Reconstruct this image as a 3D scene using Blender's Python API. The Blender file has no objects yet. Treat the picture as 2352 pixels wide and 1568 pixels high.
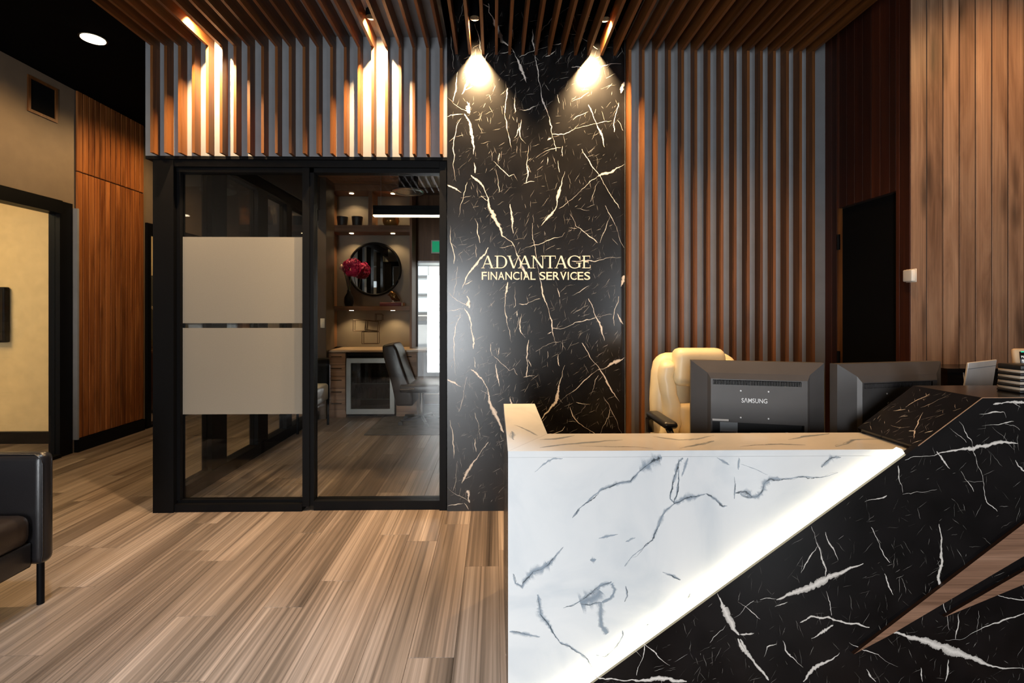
import bpy, bmesh, math, random
from mathutils import Vector, Matrix
random.seed(7)
S = bpy.context.scene
COL = S.collection

# ------------------------------------------------------------------ camera, world, light, exposure
F = 1140.0            # focal length in pixels of the 2352 px wide frame
CX, CY = 1156.0, 716.0
EYE = 1.35
YAW = 0.0167
cam_d = bpy.data.cameras.new('camera')
cam = bpy.data.objects.new('camera', cam_d); COL.objects.link(cam)
cam_d.sensor_width = 36.0; cam_d.lens = F * 36.0 / 2352.0
cam_d.shift_x = (1176 - CX) / 2352.0; cam_d.shift_y = -(784 - CY) / 2352.0
cam_d.clip_start = 0.03; cam_d.clip_end = 100
cam.location = (0, 0, EYE); cam.rotation_euler = (math.pi / 2, 0, -YAW)
S.camera = cam

S.view_settings.view_transform = 'Standard'; S.view_settings.look = 'None'
S.view_settings.exposure = 0.0; S.view_settings.gamma = 1.0
S.view_settings.use_curve_mapping = False
S.cycles.use_denoising = True
S.cycles.max_bounces = 6; S.cycles.diffuse_bounces = 4; S.cycles.glossy_bounces = 4; S.cycles.transparent_max_bounces = 16
S.cycles.use_adaptive_sampling = True; S.cycles.adaptive_threshold = 0.06; S.cycles.adaptive_min_samples = 16
S.cycles.caustics_reflective = False; S.cycles.caustics_refractive = False
S.cycles.sample_clamp_indirect = 6.0

world = bpy.data.worlds.new('world'); S.world = world; world.use_nodes = True
bg = world.node_tree.nodes['Background']; bg.inputs[0].default_value = (0.86, 0.93, 1.0, 1); bg.inputs[1].default_value = 2.2

def lamp(name, kind, loc, energy, color, **kw):
    d = bpy.data.lights.new(name, kind); d.energy = energy; d.color = color
    aim = kw.pop('aim', None)
    for k, v in kw.items(): setattr(d, k, v)
    o = bpy.data.objects.new(name, d); COL.objects.link(o); o.location = loc
    if aim: o.rotation_euler = (Vector(aim) - Vector(loc)).to_track_quat('-Z', 'Y').to_euler()
    return o
FLOOR_W = 165
DAY = (0.93, 0.97, 1.0); WARM = (1.0, 0.66, 0.33); WARM2 = (1.0, 0.55, 0.22)
# daylight entering by the street windows behind the camera
lamp('daylight_entry', 'AREA', (-1.0, -3.40, 1.1), 180, DAY, shape='RECTANGLE', size=.8, size_y=2.0, aim=(-1.0, 3, 1.1))
lamp('daylight_shopfront', 'AREA', (3.42, -3.40, 1.25), 60, DAY, shape='RECTANGLE', size=.75, size_y=1.6, aim=(3.0, 3, 1.0))
for pn, pl, ps, pa in (('portal_entry', (-.85, -3.49, 1.22), (1.5, 2.4), (-.85, 0, 1.22)), ('portal_shopfront', (3.2, -3.49, 1.45), (1.2, 2.0), (3.2, 0, 1.45)), ('portal_stand_in_door', (-.58, 7.33, 1.1), (1.06, 1.7), (-.58, 0, 1.1))):
    po = lamp(pn, 'AREA', pl, 1, (1, 1, 1), shape='RECTANGLE', size=ps[0], size_y=ps[1], aim=pa); po.data.cycles.is_portal = True

# ------------------------------------------------------------------ helpers
def ray(x, y):
    u, v = (x - CX) / F, (y - CY) / F
    s, c = math.sin(YAW), math.cos(YAW)
    return Vector((s + u * c, c - u * s, -v))
def U(x, y, Y):                       # the point of pixel (x, y) that lies at depth Y
    d = ray(x, y); t = Y / d.y
    return Vector((d.x * t, Y, EYE + d.z * t))
def UX(x, Y): return U(x, CY, Y).x
def UZ(y, Y, x=1137): return U(x, y, Y).z
def ONX(x, y, X):                     # the point of pixel (x, y) on the plane X
    d = ray(x, y); t = X / d.x
    return Vector((X, d.y * t, EYE + d.z * t))
def ONP(x, y, p, n):
    d = ray(x, y); o = Vector((0, 0, EYE)); t = (Vector(p) - o).dot(n) / d.dot(n)
    return o + d * t

class MB:
    def __init__(s): s.v = []; s.f = []; s.m = []; s.t = []; s.sm = []
    def add(s, vs, fs, mi=0, ts=None, smooth=False):
        b = len(s.v); s.v += [tuple(p) for p in vs]
        s.t += ts if ts else [0.0] * len(vs)
        for f in fs: s.f.append([b + i for i in f]); s.m.append(mi); s.sm.append(smooth)
        return s
    def box(s, a, b, mi=0):
        x0, x1 = sorted((a[0], b[0])); y0, y1 = sorted((a[1], b[1])); z0, z1 = sorted((a[2], b[2]))
        vs = [(x0,y0,z0),(x1,y0,z0),(x1,y1,z0),(x0,y1,z0),(x0,y0,z1),(x1,y0,z1),(x1,y1,z1),(x0,y1,z1)]
        return s.add(vs, [(0,3,2,1),(4,5,6,7),(0,1,5,4),(1,2,6,5),(2,3,7,6),(3,0,4,7)], mi)
    def rbox(s, a, b, r=0.01, seg=2, mi=0, M=None, smooth=True):
        bm = bmesh.new(); bmesh.ops.create_cube(bm, size=1)
        c = [(a[i] + b[i]) / 2 for i in range(3)]; d = [abs(b[i] - a[i]) for i in range(3)]
        for v in bm.verts: v.co = Vector([v.co[i] * d[i] for i in range(3)])
        r = min(r, min(d) * 0.49)
        bmesh.ops.bevel(bm, geom=bm.edges[:], offset=r, segments=seg, profile=0.5, affect='EDGES')
        for v in bm.verts:
            v.co = v.co + Vector(c)
            if M: v.co = M @ v.co
        s.addbm(bm, mi, smooth); return s
    def addbm(s, bm, mi=0, smooth=False):
        bm.verts.index_update()
        s.add([v.co.copy() for v in bm.verts], [[v.index for v in f.verts] for f in bm.faces], mi, None, smooth); bm.free()
    def prism(s, pts, off, mi=0):      # polygon pts (3D) extruded by vector off
        n = len(pts); P = [Vector(p) for p in pts]; Q = [p + Vector(off) for p in P]
        return s.add(P + Q, [list(range(n))[::-1], [n + i for i in range(n)]] + [(i, (i+1) % n, n + (i+1) % n, n + i) for i in range(n)], mi)
    def cyl(s, a, b, r0, r1=None, n=16, mi=0, caps=True, smooth=True):
        r1 = r0 if r1 is None else r1
        a, b = Vector(a), Vector(b); z = (b - a).normalized(); x = z.orthogonal().normalized(); y = z.cross(x)
        vs = []
        for p, r in ((a, r0), (b, r1)):
            vs += [p + x * (math.cos(2*math.pi*i/n) * r) + y * (math.sin(2*math.pi*i/n) * r) for i in range(n)]
        s.add(vs, [(i, (i+1) % n, n + (i+1) % n, n + i) for i in range(n)], mi, None, smooth)
        if caps:
            s.add(vs[:n], [list(range(n))[::-1]], mi); s.add(vs[n:], [list(range(n))], mi)
        return s
    def lathe(s, o, prof, n=20, mi=0):
        o = Vector(o); vs = []; k = len(prof)
        for r, z in prof: vs += [o + Vector((math.cos(2*math.pi*i/n)*r, math.sin(2*math.pi*i/n)*r, z)) for i in range(n)]
        return s.add(vs, [(j*n+i, j*n+(i+1)%n, (j+1)*n+(i+1)%n, (j+1)*n+i) for j in range(k-1) for i in range(n)], mi, None, True)
    def tube(s, pts, r, n=8, mi=0, closed=False):
        P = [Vector(p) for p in pts]; k = len(P); vs = []
        for i, p in enumerate(P):
            t = (P[(i+1) % k] - P[i-1]) if closed else (P[min(i+1, k-1)] - P[max(i-1, 0)])
            t.normalize(); ref = Vector((0, 0, 1)) if abs(t.z) < 0.9 else Vector((1, 0, 0))
            x = t.cross(ref).normalized(); y = t.cross(x)
            vs += [p + x * math.cos(2*math.pi*j/n) * r + y * math.sin(2*math.pi*j/n) * r for j in range(n)]
        m = k if closed else k - 1
        return s.add(vs, [(i*n+j, i*n+(j+1)%n, ((i+1)%k)*n+(j+1)%n, ((i+1)%k)*n+j) for i in range(m) for j in range(n)], mi, None, True)
    def build(s, name, mats, parent=None, loc=None, recalc=True):
        me = bpy.data.meshes.new(name); me.from_pydata(s.v, [], s.f)
        mats = mats if isinstance(mats, (list, tuple)) else [mats]
        for m in mats: me.materials.append(m)
        me.polygons.foreach_set('material_index', s.m); me.polygons.foreach_set('use_smooth', s.sm)
        if any(s.t):
            at = me.attributes.new('t', 'FLOAT', 'POINT'); at.data.foreach_set('value', s.t)
        elif recalc:
            bm = bmesh.new(); bm.from_mesh(me); bmesh.ops.recalc_face_normals(bm, faces=bm.faces); bm.to_mesh(me); bm.free()
        me.update()
        return link(name, me, parent, loc)
def link(name, me, parent=None, loc=None):
    o = bpy.data.objects.new(name, me); COL.objects.link(o)
    if loc is not None: o.location = loc
    if parent is not None:
        o.parent = parent; bpy.context.view_layer.update() if False else None
        o.matrix_parent_inverse = Matrix.Translation(-Vector(parent.location)) if parent.type == 'EMPTY' and tuple(parent.rotation_euler) == (0, 0, 0) else Matrix()
    return o
def thing(name, label, cat, loc=(0, 0, 0), group=None):
    o = bpy.data.objects.new(name, None); COL.objects.link(o); o.location = loc; o.empty_display_size = 0.1
    return tag(o, label, cat, group)
def tag(o, label, cat, group=None):
    o['label'] = label; o['category'] = cat
    if group: o['group'] = group
    return o
def struct(o, label=None):
    o['kind'] = 'structure'
    if label: o['label'] = label
    return o
def sempty(name, loc, label):
    o = bpy.data.objects.new(name, None); COL.objects.link(o); o.location = loc; o.empty_display_size = 0.1
    return struct(o, label)

# ------------------------------------------------------------------ materials
def newmat(name):
    m = bpy.data.materials.new(name); m.use_nodes = True; nt = m.node_tree
    return m, nt, nt.nodes['Principled BSDF']
def N(nt, typ, **kw):
    n = nt.nodes.new(typ)
    for k, v in kw.items():
        if k in n.inputs.keys() if isinstance(k, str) and not hasattr(n, k) else False: n.inputs[k].default_value = v
        else: setattr(n, k, v)
    return n
def ramp(nt, fac, stops):
    r = nt.nodes.new('ShaderNodeValToRGB'); el = r.color_ramp.elements
    while len(el) < len(stops): el.new(0.5)
    for e, (p, c) in zip(el, stops): e.position = p; e.color = (*c, 1)
    nt.links.new(fac, r.inputs[0]); return r
def plain(name, c, rough=0.5, metal=0.0, spec=0.5, bump=0.0, bscale=200, vary=0.06):
    m, nt, b = newmat(name); L = nt.links.new
    b.inputs['Roughness'].default_value = rough; b.inputs['Metallic'].default_value = metal
    b.inputs['Specular IOR Level'].default_value = spec
    tc = N(nt, 'ShaderNodeTexCoord'); no = N(nt, 'ShaderNodeTexNoise'); no.inputs['Scale'].default_value = 9; no.inputs['Detail'].default_value = 4
    L(tc.outputs['Object'], no.inputs['Vector'])
    r = ramp(nt, no.outputs['Fac'], [(0.3, tuple(x * (1 - vary) for x in c)), (0.7, tuple(min(1, x * (1 + vary)) for x in c))])
    L(r.outputs[0], b.inputs['Base Color'])
    if bump:
        n2 = N(nt, 'ShaderNodeTexNoise'); n2.inputs['Scale'].default_value = bscale; n2.inputs['Detail'].default_value = 3
        L(tc.outputs['Object'], n2.inputs['Vector'])
        bp = N(nt, 'ShaderNodeBump'); bp.inputs['Strength'].default_value = bump; bp.inputs['Distance'].default_value = 0.002
        L(n2.outputs['Fac'], bp.inputs['Height']); L(bp.outputs[0], b.inputs['Normal'])
    return m
def emit(name, c, s):
    m, nt, b = newmat(name)
    b.inputs['Base Color'].default_value = (*c, 1); b.inputs['Emission Color'].default_value = (*c, 1); b.inputs['Emission Strength'].default_value = s
    return m
def wood(name, dark, mid, light, axis='Z', scale=9.0, rough=0.42, vary=0.35, fine=0.35, knots=0.0, spec=0.35, stretch=0.055):
    m, nt, b = newmat(name); L = nt.links.new
    tc = N(nt, 'ShaderNodeTexCoord'); oi = N(nt, 'ShaderNodeObjectInfo')
    off = N(nt, 'ShaderNodeVectorMath', operation='SCALE'); off.inputs[0].default_value = (37.1, 53.7, 71.3); L(oi.outputs['Random'], off.inputs['Scale'])
    ad = N(nt, 'ShaderNodeVectorMath', operation='ADD'); L(tc.outputs['Object'], ad.inputs[0]); L(off.outputs[0], ad.inputs[1])
    st = {'X': (stretch, 1, 1), 'Y': (1, stretch, 1), 'Z': (1, 1, stretch)}[axis]
    mp = N(nt, 'ShaderNodeVectorMath', operation='MULTIPLY'); mp.inputs[1].default_value = st; L(ad.outputs[0], mp.inputs[0])
    n1 = N(nt, 'ShaderNodeTexNoise'); n1.inputs['Scale'].default_value = scale; n1.inputs['Detail'].default_value = 5; n1.inputs['Distortion'].default_value = 0.9; n1.inputs['Roughness'].default_value = 0.6
    L(mp.outputs[0], n1.inputs['Vector'])
    r = ramp(nt, n1.outputs['Fac'], [(0.30, dark), (0.5, mid), (0.72, light)])
    # fine pores
    st2 = tuple(x * (6 if x == 1 else 0.5) for x in st)
    mp2 = N(nt, 'ShaderNodeVectorMath', operation='MULTIPLY'); mp2.inputs[1].default_value = st2; L(ad.outputs[0], mp2.inputs[0])
    n2 = N(nt, 'ShaderNodeTexNoise'); n2.inputs['Scale'].default_value = scale * 2.4; n2.inputs['Detail'].default_value = 4; L(mp2.outputs[0], n2.inputs['Vector'])
    f = N(nt, 'ShaderNodeMapRange'); f.inputs[1].default_value = 0.3; f.inputs[2].default_value = 0.7; f.inputs[3].default_value = 1 - fine; f.inputs[4].default_value = 1 + fine * 0.6
    L(n2.outputs['Fac'], f.inputs[0])
    pv = N(nt, 'ShaderNodeMapRange'); pv.inputs[3].default_value = 1 - vary; pv.inputs[4].default_value = 1 + vary; L(oi.outputs['Random'], pv.inputs[0])
    mu = N(nt, 'ShaderNodeMath', operation='MULTIPLY'); L(f.outputs[0], mu.inputs[0]); L(pv.outputs[0], mu.inputs[1])
    last = mu.outputs[0]
    if knots:
        st3 = tuple(x * 1.0 if x == 1 else 0.22 for x in st)
        mp3 = N(nt, 'ShaderNodeVectorMath', operation='MULTIPLY'); mp3.inputs[1].default_value = st3; L(ad.outputs[0], mp3.inputs[0])
        nd = N(nt, 'ShaderNodeTexNoise'); nd.inputs['Scale'].default_value = 14; L(mp3.outputs[0], nd.inputs['Vector'])
        mx = N(nt, 'ShaderNodeVectorMath', operation='MULTIPLY_ADD'); mx.inputs[1].default_value = (0.05, 0.05, 0.05); L(nd.outputs['Color'], mx.inputs[0]); L(mp3.outputs[0], mx.inputs[2])
        vo = N(nt, 'ShaderNodeTexVoronoi'); vo.inputs['Scale'].default_value = 8.0; L(mx.outputs[0], vo.inputs['Vector'])
        kr = N(nt, 'ShaderNodeMapRange'); kr.inputs[1].default_value = 0.05; kr.inputs[2].default_value = 0.30; kr.inputs[3].default_value = 1 - knots; kr.inputs[4].default_value = 1
        L(vo.outputs['Distance'], kr.inputs[0])
        m2 = N(nt, 'ShaderNodeMath', operation='MULTIPLY'); L(last, m2.inputs[0]); L(kr.outputs[0], m2.inputs[1]); last = m2.outputs[0]
    sc = N(nt, 'ShaderNodeVectorMath', operation='SCALE'); L(r.outputs[0], sc.inputs[0]); L(last, sc.inputs['Scale'])
    L(sc.outputs[0], b.inputs['Base Color'])
    b.inputs['Roughness'].default_value = rough; b.inputs['Specular IOR Level'].default_value = spec
    bp = N(nt, 'ShaderNodeBump'); bp.inputs['Strength'].default_value = 0.12; bp.inputs['Distance'].default_value = 0.001
    L(n2.outputs['Fac'], bp.inputs['Height']); L(bp.outputs[0], b.inputs['Normal'])
    return m
def glass(name, tint=(0.93, 0.95, 0.94), base=0.05):
    m = bpy.data.materials.new(name); m.use_nodes = True; nt = m.node_tree; L = nt.links.new
    nt.nodes.remove(nt.nodes['Principled BSDF']); out = nt.nodes['Material Output']
    tr = N(nt, 'ShaderNodeBsdfTransparent'); tr.inputs[0].default_value = (*tint, 1)
    gl = N(nt, 'ShaderNodeBsdfGlossy'); gl.inputs['Roughness'].default_value = 0.0
    lw = N(nt, 'ShaderNodeLayerWeight'); p = N(nt, 'ShaderNodeMath', operation='POWER'); p.inputs[1].default_value = 4; L(lw.outputs['Facing'], p.inputs[0])
    ma = N(nt, 'ShaderNodeMath', operation='MULTIPLY_ADD'); ma.inputs[1].default_value = 0.8; ma.inputs[2].default_value = base; L(p.outputs[0], ma.inputs[0])
    mx = N(nt, 'ShaderNodeMixShader'); L(ma.outputs[0], mx.inputs[0]); L(tr.outputs[0], mx.inputs[1]); L(gl.outputs[0], mx.inputs[2]); L(mx.outputs[0], out.inputs[0])
    return m
def frosted(name):
    m = bpy.data.materials.new(name); m.use_nodes = True; nt = m.node_tree; L = nt.links.new
    nt.nodes.remove(nt.nodes['Principled BSDF']); out = nt.nodes['Material Output']
    no = N(nt, 'ShaderNodeTexNoise'); no.inputs['Scale'].default_value = 350; tc = N(nt, 'ShaderNodeTexCoord'); L(tc.outputs['Object'], no.inputs['Vector'])
    r = ramp(nt, no.outputs['Fac'], [(0.3, (0.32, 0.30, 0.26)), (0.7, (0.40, 0.375, 0.33))])
    d = N(nt, 'ShaderNodeBsdfDiffuse'); t = N(nt, 'ShaderNodeBsdfTranslucent'); L(r.outputs[0], d.inputs[0]); t.inputs[0].default_value = (0.6, 0.55, 0.46, 1)
    mx = N(nt, 'ShaderNodeMixShader'); mx.inputs[0].default_value = 0.4; L(d.outputs[0], mx.inputs[1]); L(t.outputs[0], mx.inputs[2]); L(mx.outputs[0], out.inputs[0])
    return m
def veinmat(name, core, edge, rough, lo, hi, nscale=60, namt=0.9, spec=0.5, amax=1.0):
    # a strip across which the attribute t runs 0-1-0; noise eats into its edges
    m, nt, b = newmat(name); L = nt.links.new; out = nt.nodes['Material Output']
    at = N(nt, 'ShaderNodeAttribute'); at.attribute_name = 't'
    tc = N(nt, 'ShaderNodeTexCoord'); no = N(nt, 'ShaderNodeTexNoise'); no.inputs['Scale'].default_value = nscale; no.inputs['Detail'].default_value = 5; no.inputs['Roughness'].default_value = 0.7
    L(tc.outputs['Object'], no.inputs['Vector'])
    a = N(nt, 'ShaderNodeMath', operation='MULTIPLY_ADD'); a.inputs[1].default_value = namt; L(no.outputs['Fac'], a.inputs[0])
    s0 = N(nt, 'ShaderNodeMath', operation='SUBTRACT'); L(at.outputs['Fac'], s0.inputs[0]); s0.inputs[1].default_value = namt * 0.5; L(s0.outputs[0], a.inputs[2])
    mr = N(nt, 'ShaderNodeMapRange', interpolation_type='SMOOTHSTEP'); mr.inputs[1].default_value = lo; mr.inputs[2].default_value = hi; mr.inputs[4].default_value = amax; L(a.outputs[0], mr.inputs[0])
    cr = ramp(nt, a.outputs[0], [(0.35, edge), (0.95, core)])
    L(cr.outputs[0], b.inputs['Base Color']); b.inputs['Roughness'].default_value = rough; b.inputs['Specular IOR Level'].default_value = spec
    tr = N(nt, 'ShaderNodeBsdfTransparent'); mx = N(nt, 'ShaderNodeMixShader')
    L(mr.outputs[0], mx.inputs[0]); L(tr.outputs[0], mx.inputs[1]); L(b.outputs[0], mx.inputs[2]); L(mx.outputs[0], out.inputs[0])
    return m
M = {}
M['walnut'] = wood('dark_walnut', (0.070, 0.024, 0.0055), (0.138, 0.050, 0.012), (0.21, 0.080, 0.022), 'Z', 14, 0.45, 0.14, 0.2, knots=0.25)
M['walnut_y'] = wood('dark_walnut_lengthwise', (0.070, 0.024, 0.0055), (0.138, 0.050, 0.012), (0.21, 0.080, 0.022), 'Y', 14, 0.45, 0.14, 0.2)
M['panel_shaded'] = wood('shaded_panelling', (0.028, 0.007, 0.003), (0.046, 0.011, 0.0045), (0.075, 0.019, 0.007), 'Z', 9, 0.5, 0.45, 0.2, knots=0.2)  # darker copy of the slat wood: the side wall's shade put into its colour
M['panel_left'] = wood('orange_brown_panelling', (0.12, 0.035, 0.010), (0.24, 0.08, 0.022), (0.34, 0.13, 0.04), 'Z', 16, 0.5, 0.2, 0.3, knots=0.4, spec=0.12)
M['oak_wall'] = wood('pale_walnut_boards', (0.12, 0.062, 0.034), (0.225, 0.128, 0.076), (0.32, 0.20, 0.125), 'Z', 11, 0.40, 0.13, 0.25, knots=0.6, stretch=0.1)
M['shelf_wood'] = wood('shelf_walnut', (0.13, 0.06, 0.028), (0.21, 0.10, 0.048), (0.28, 0.14, 0.07), 'X', 10, 0.45, 0.1, 0.2)
M['shelf_wood_z'] = wood('shelf_walnut_upright', (0.13, 0.06, 0.028), (0.21, 0.10, 0.048), (0.28, 0.14, 0.07), 'Z', 10, 0.45, 0.1, 0.2)
M['drawer_wood'] = wood('drawer_walnut', (0.20, 0.11, 0.06), (0.30, 0.17, 0.10), (0.38, 0.23, 0.14), 'X', 12, 0.45, 0.06, 0.25)
M['fin_wood'] = wood('walnut_inlay', (0.15, 0.075, 0.042), (0.25, 0.13, 0.078), (0.34, 0.19, 0.12), 'X', 16, 0.45, 0.08, 0.3)
M['fin_edge'] = wood('walnut_inlay_edge', (0.02, 0.008, 0.004), (0.03, 0.012, 0.006), (0.04, 0.016, 0.008), 'X', 14, 0.5, 0.05, 0.2)
M['plank'] = wood('vinyl_plank', (0.066, 0.049, 0.039), (0.175, 0.135, 0.111), (0.31, 0.25, 0.215), 'Y', 6.0, 0.33, 0.17, 0.5, spec=0.4, stretch=0.045)
M['gap'] = plain('dark_joint', (0.03, 0.02, 0.014), 0.8)
M['grey'] = plain('grey_paint', (0.20, 0.206, 0.22), 0.6, bump=0.02)
M['grey_dark'] = plain('warm_dark_grey_paint', (0.11, 0.095, 0.08), 0.65, bump=0.03)
M['taupe'] = plain('taupe_paint', (0.17, 0.125, 0.085), 0.65, bump=0.05, bscale=400)
M['cream'] = plain('cream_paint', (0.74, 0.53, 0.26), 0.7)
M['black_ceiling'] = plain('black_ceiling_paint', (0.0018, 0.0015, 0.0015), 0.9, spec=0.05)
M['black'] = plain('black_powdercoat', (0.0035, 0.0035, 0.004), 0.45, spec=0.10, bump=0.02)
M['black_matt'] = plain('matt_black', (0.003, 0.003, 0.003), 0.9, spec=0.1)
M['black_plastic'] = plain('black_plastic', (0.013, 0.0125, 0.013), 0.36, bump=0.05, bscale=600)
M['dark_plastic'] = plain('charcoal_plastic', (0.07, 0.065, 0.064), 0.42, bump=0.10, bscale=900)
M['leather'] = plain('black_leather', (0.010, 0.009, 0.010), 0.30, bump=0.15, bscale=260)
M['leather_brown'] = plain('black_brown_leather', (0.022, 0.014, 0.010), 0.34, bump=0.15, bscale=260)
M['cream_leather'] = plain('cream_leather', (0.78, 0.66, 0.42), 0.40, bump=0.12, bscale=160)
M['white'] = plain('white_plastic', (0.78, 0.74, 0.66), 0.4)
M['silver'] = plain('silver_metal', (0.82, 0.84, 0.86), 0.35, 0.15)
M['chrome'] = plain('chrome', (0.8, 0.8, 0.8), 0.12, 1.0)
M['steel'] = plain('brushed_steel', (0.62, 0.64, 0.62), 0.28, 0.9)
M['marble_black'] = plain('black_marble', (0.0065, 0.0060, 0.0062), 0.25, spec=0.50, vary=0.4)
M['marble_desk'] = plain('black_marble_gloss', (0.0050, 0.0042, 0.0044), 0.20, spec=0.40, vary=0.5)
M['vein'] = veinmat('ivory_vein', (0.80, 0.74, 0.68), (0.46, 0.42, 0.38), 0.3, 0.10, 0.30, 220, 1.0)
M['hair'] = veinmat('ivory_hairline', (0.60, 0.56, 0.51), (0.34, 0.31, 0.28), 0.3, 0.05, 0.60, 160, 1.2, amax=0.9)
M['w_halo'] = veinmat('grey_marble_cloud', (0.30, 0.36, 0.43), (0.55, 0.60, 0.65), 0.12, 0.05, 1.15, 24, 1.2, amax=0.85)
M['w_vein'] = veinmat('grey_marble_vein', (0.06, 0.075, 0.09), (0.32, 0.36, 0.40), 0.12, 0.30, 0.95, 90, 1.7, amax=0.95)
M['glass'] = glass('clear_glass', (0.98, 0.99, 0.985))
M['glass_dark'] = glass('tinted_glass', (0.45, 0.47, 0.47), 0.06)
M['frost'] = frosted('frosted_film')
M['mirror'] = plain('mirror_silver', (0.85, 0.87, 0.87), 0.01, 1.0, vary=0)
M['led'] = emit('led_strip', (1.0, 0.88, 0.62), 5.5)
M['lamp_face'] = emit('lamp_face', (1.0, 0.78, 0.45), 6.0)
M['pendant_led'] = emit('pendant_diffuser', (1.0, 0.80, 0.55), 9.0)
M['sign'] = plain('ivory_lettering', (0.86, 0.76, 0.62), 0.4)
M['rug'] = plain('charcoal_mat', (0.06, 0.055, 0.05), 0.95, bump=0.6, bscale=500, vary=0.3)

def white_marble():
    m, nt, b = newmat('white_marble'); L = nt.links.new
    tc = N(nt, 'ShaderNodeTexCoord'); no = N(nt, 'ShaderNodeTexNoise'); no.inputs['Scale'].default_value = 3.2; no.inputs['Detail'].default_value = 7; no.inputs['Distortion'].default_value = 1.2
    L(tc.outputs['Object'], no.inputs['Vector'])
    r = ramp(nt, no.outputs['Fac'], [(0.30, (0.62, 0.65, 0.68)), (0.50, (0.74, 0.75, 0.76)), (0.7, (0.79, 0.79, 0.79))])
    L(r.outputs[0], b.inputs['Base Color']); b.inputs['Roughness'].default_value = 0.12; b.inputs['Specular IOR Level'].default_value = 0.5
    return m
M['marble_white'] = white_marble()

# ------------------------------------------------------------------ veins
def ragged(pts, amt, lev=2):
    for _ in range(lev):
        q = [pts[0]]
        for a, b in zip(pts, pts[1:]):
            d = (b - a); L = d.length
            q += [(a + b) / 2 + Vector((random.uniform(-1, 1), random.uniform(-1, 1), random.uniform(-1, 1))) * L * amt, b]
        pts = q
    return pts
def strip(mb, pts, w, n, lift, mi, taper=True, rag=0.07, lev=2):
    P = ragged([Vector(p) for p in pts], rag, lev)
    P = [p - n * ((p - Vector(pts[0])).dot(n)) for p in P]
    k = len(P); vs = []; ts = []; ph = random.random() * 6; fq = random.uniform(.06, .28)
    for i, p in enumerate(P):
        t = (P[min(i+1, k-1)] - P[max(i-1, 0)]).normalized(); s = n.cross(t).normalized()
        e = min(i, k - 1 - i) / max(1, (k - 1) / 2)
        ww = w * 0.5 * ((0.18 + 0.82 * e ** 0.7) if taper else 1) * (0.62 + 0.42 * math.sin(ph + i * fq)) * random.uniform(0.6, 1.35)
        c = p + n * lift
        vs += [c - s * ww, c + s * random.uniform(-0.2, 0.2) * ww, c + s * ww]; ts += [0.0, 1.0, 0.0]
    fs = []
    for i in range(k - 1): fs += [(3*i, 3*i+1, 3*i+4, 3*i+3), (3*i+1, 3*i+2, 3*i+5, 3*i+4)]
    mb.add(vs, fs, mi, ts)

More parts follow.
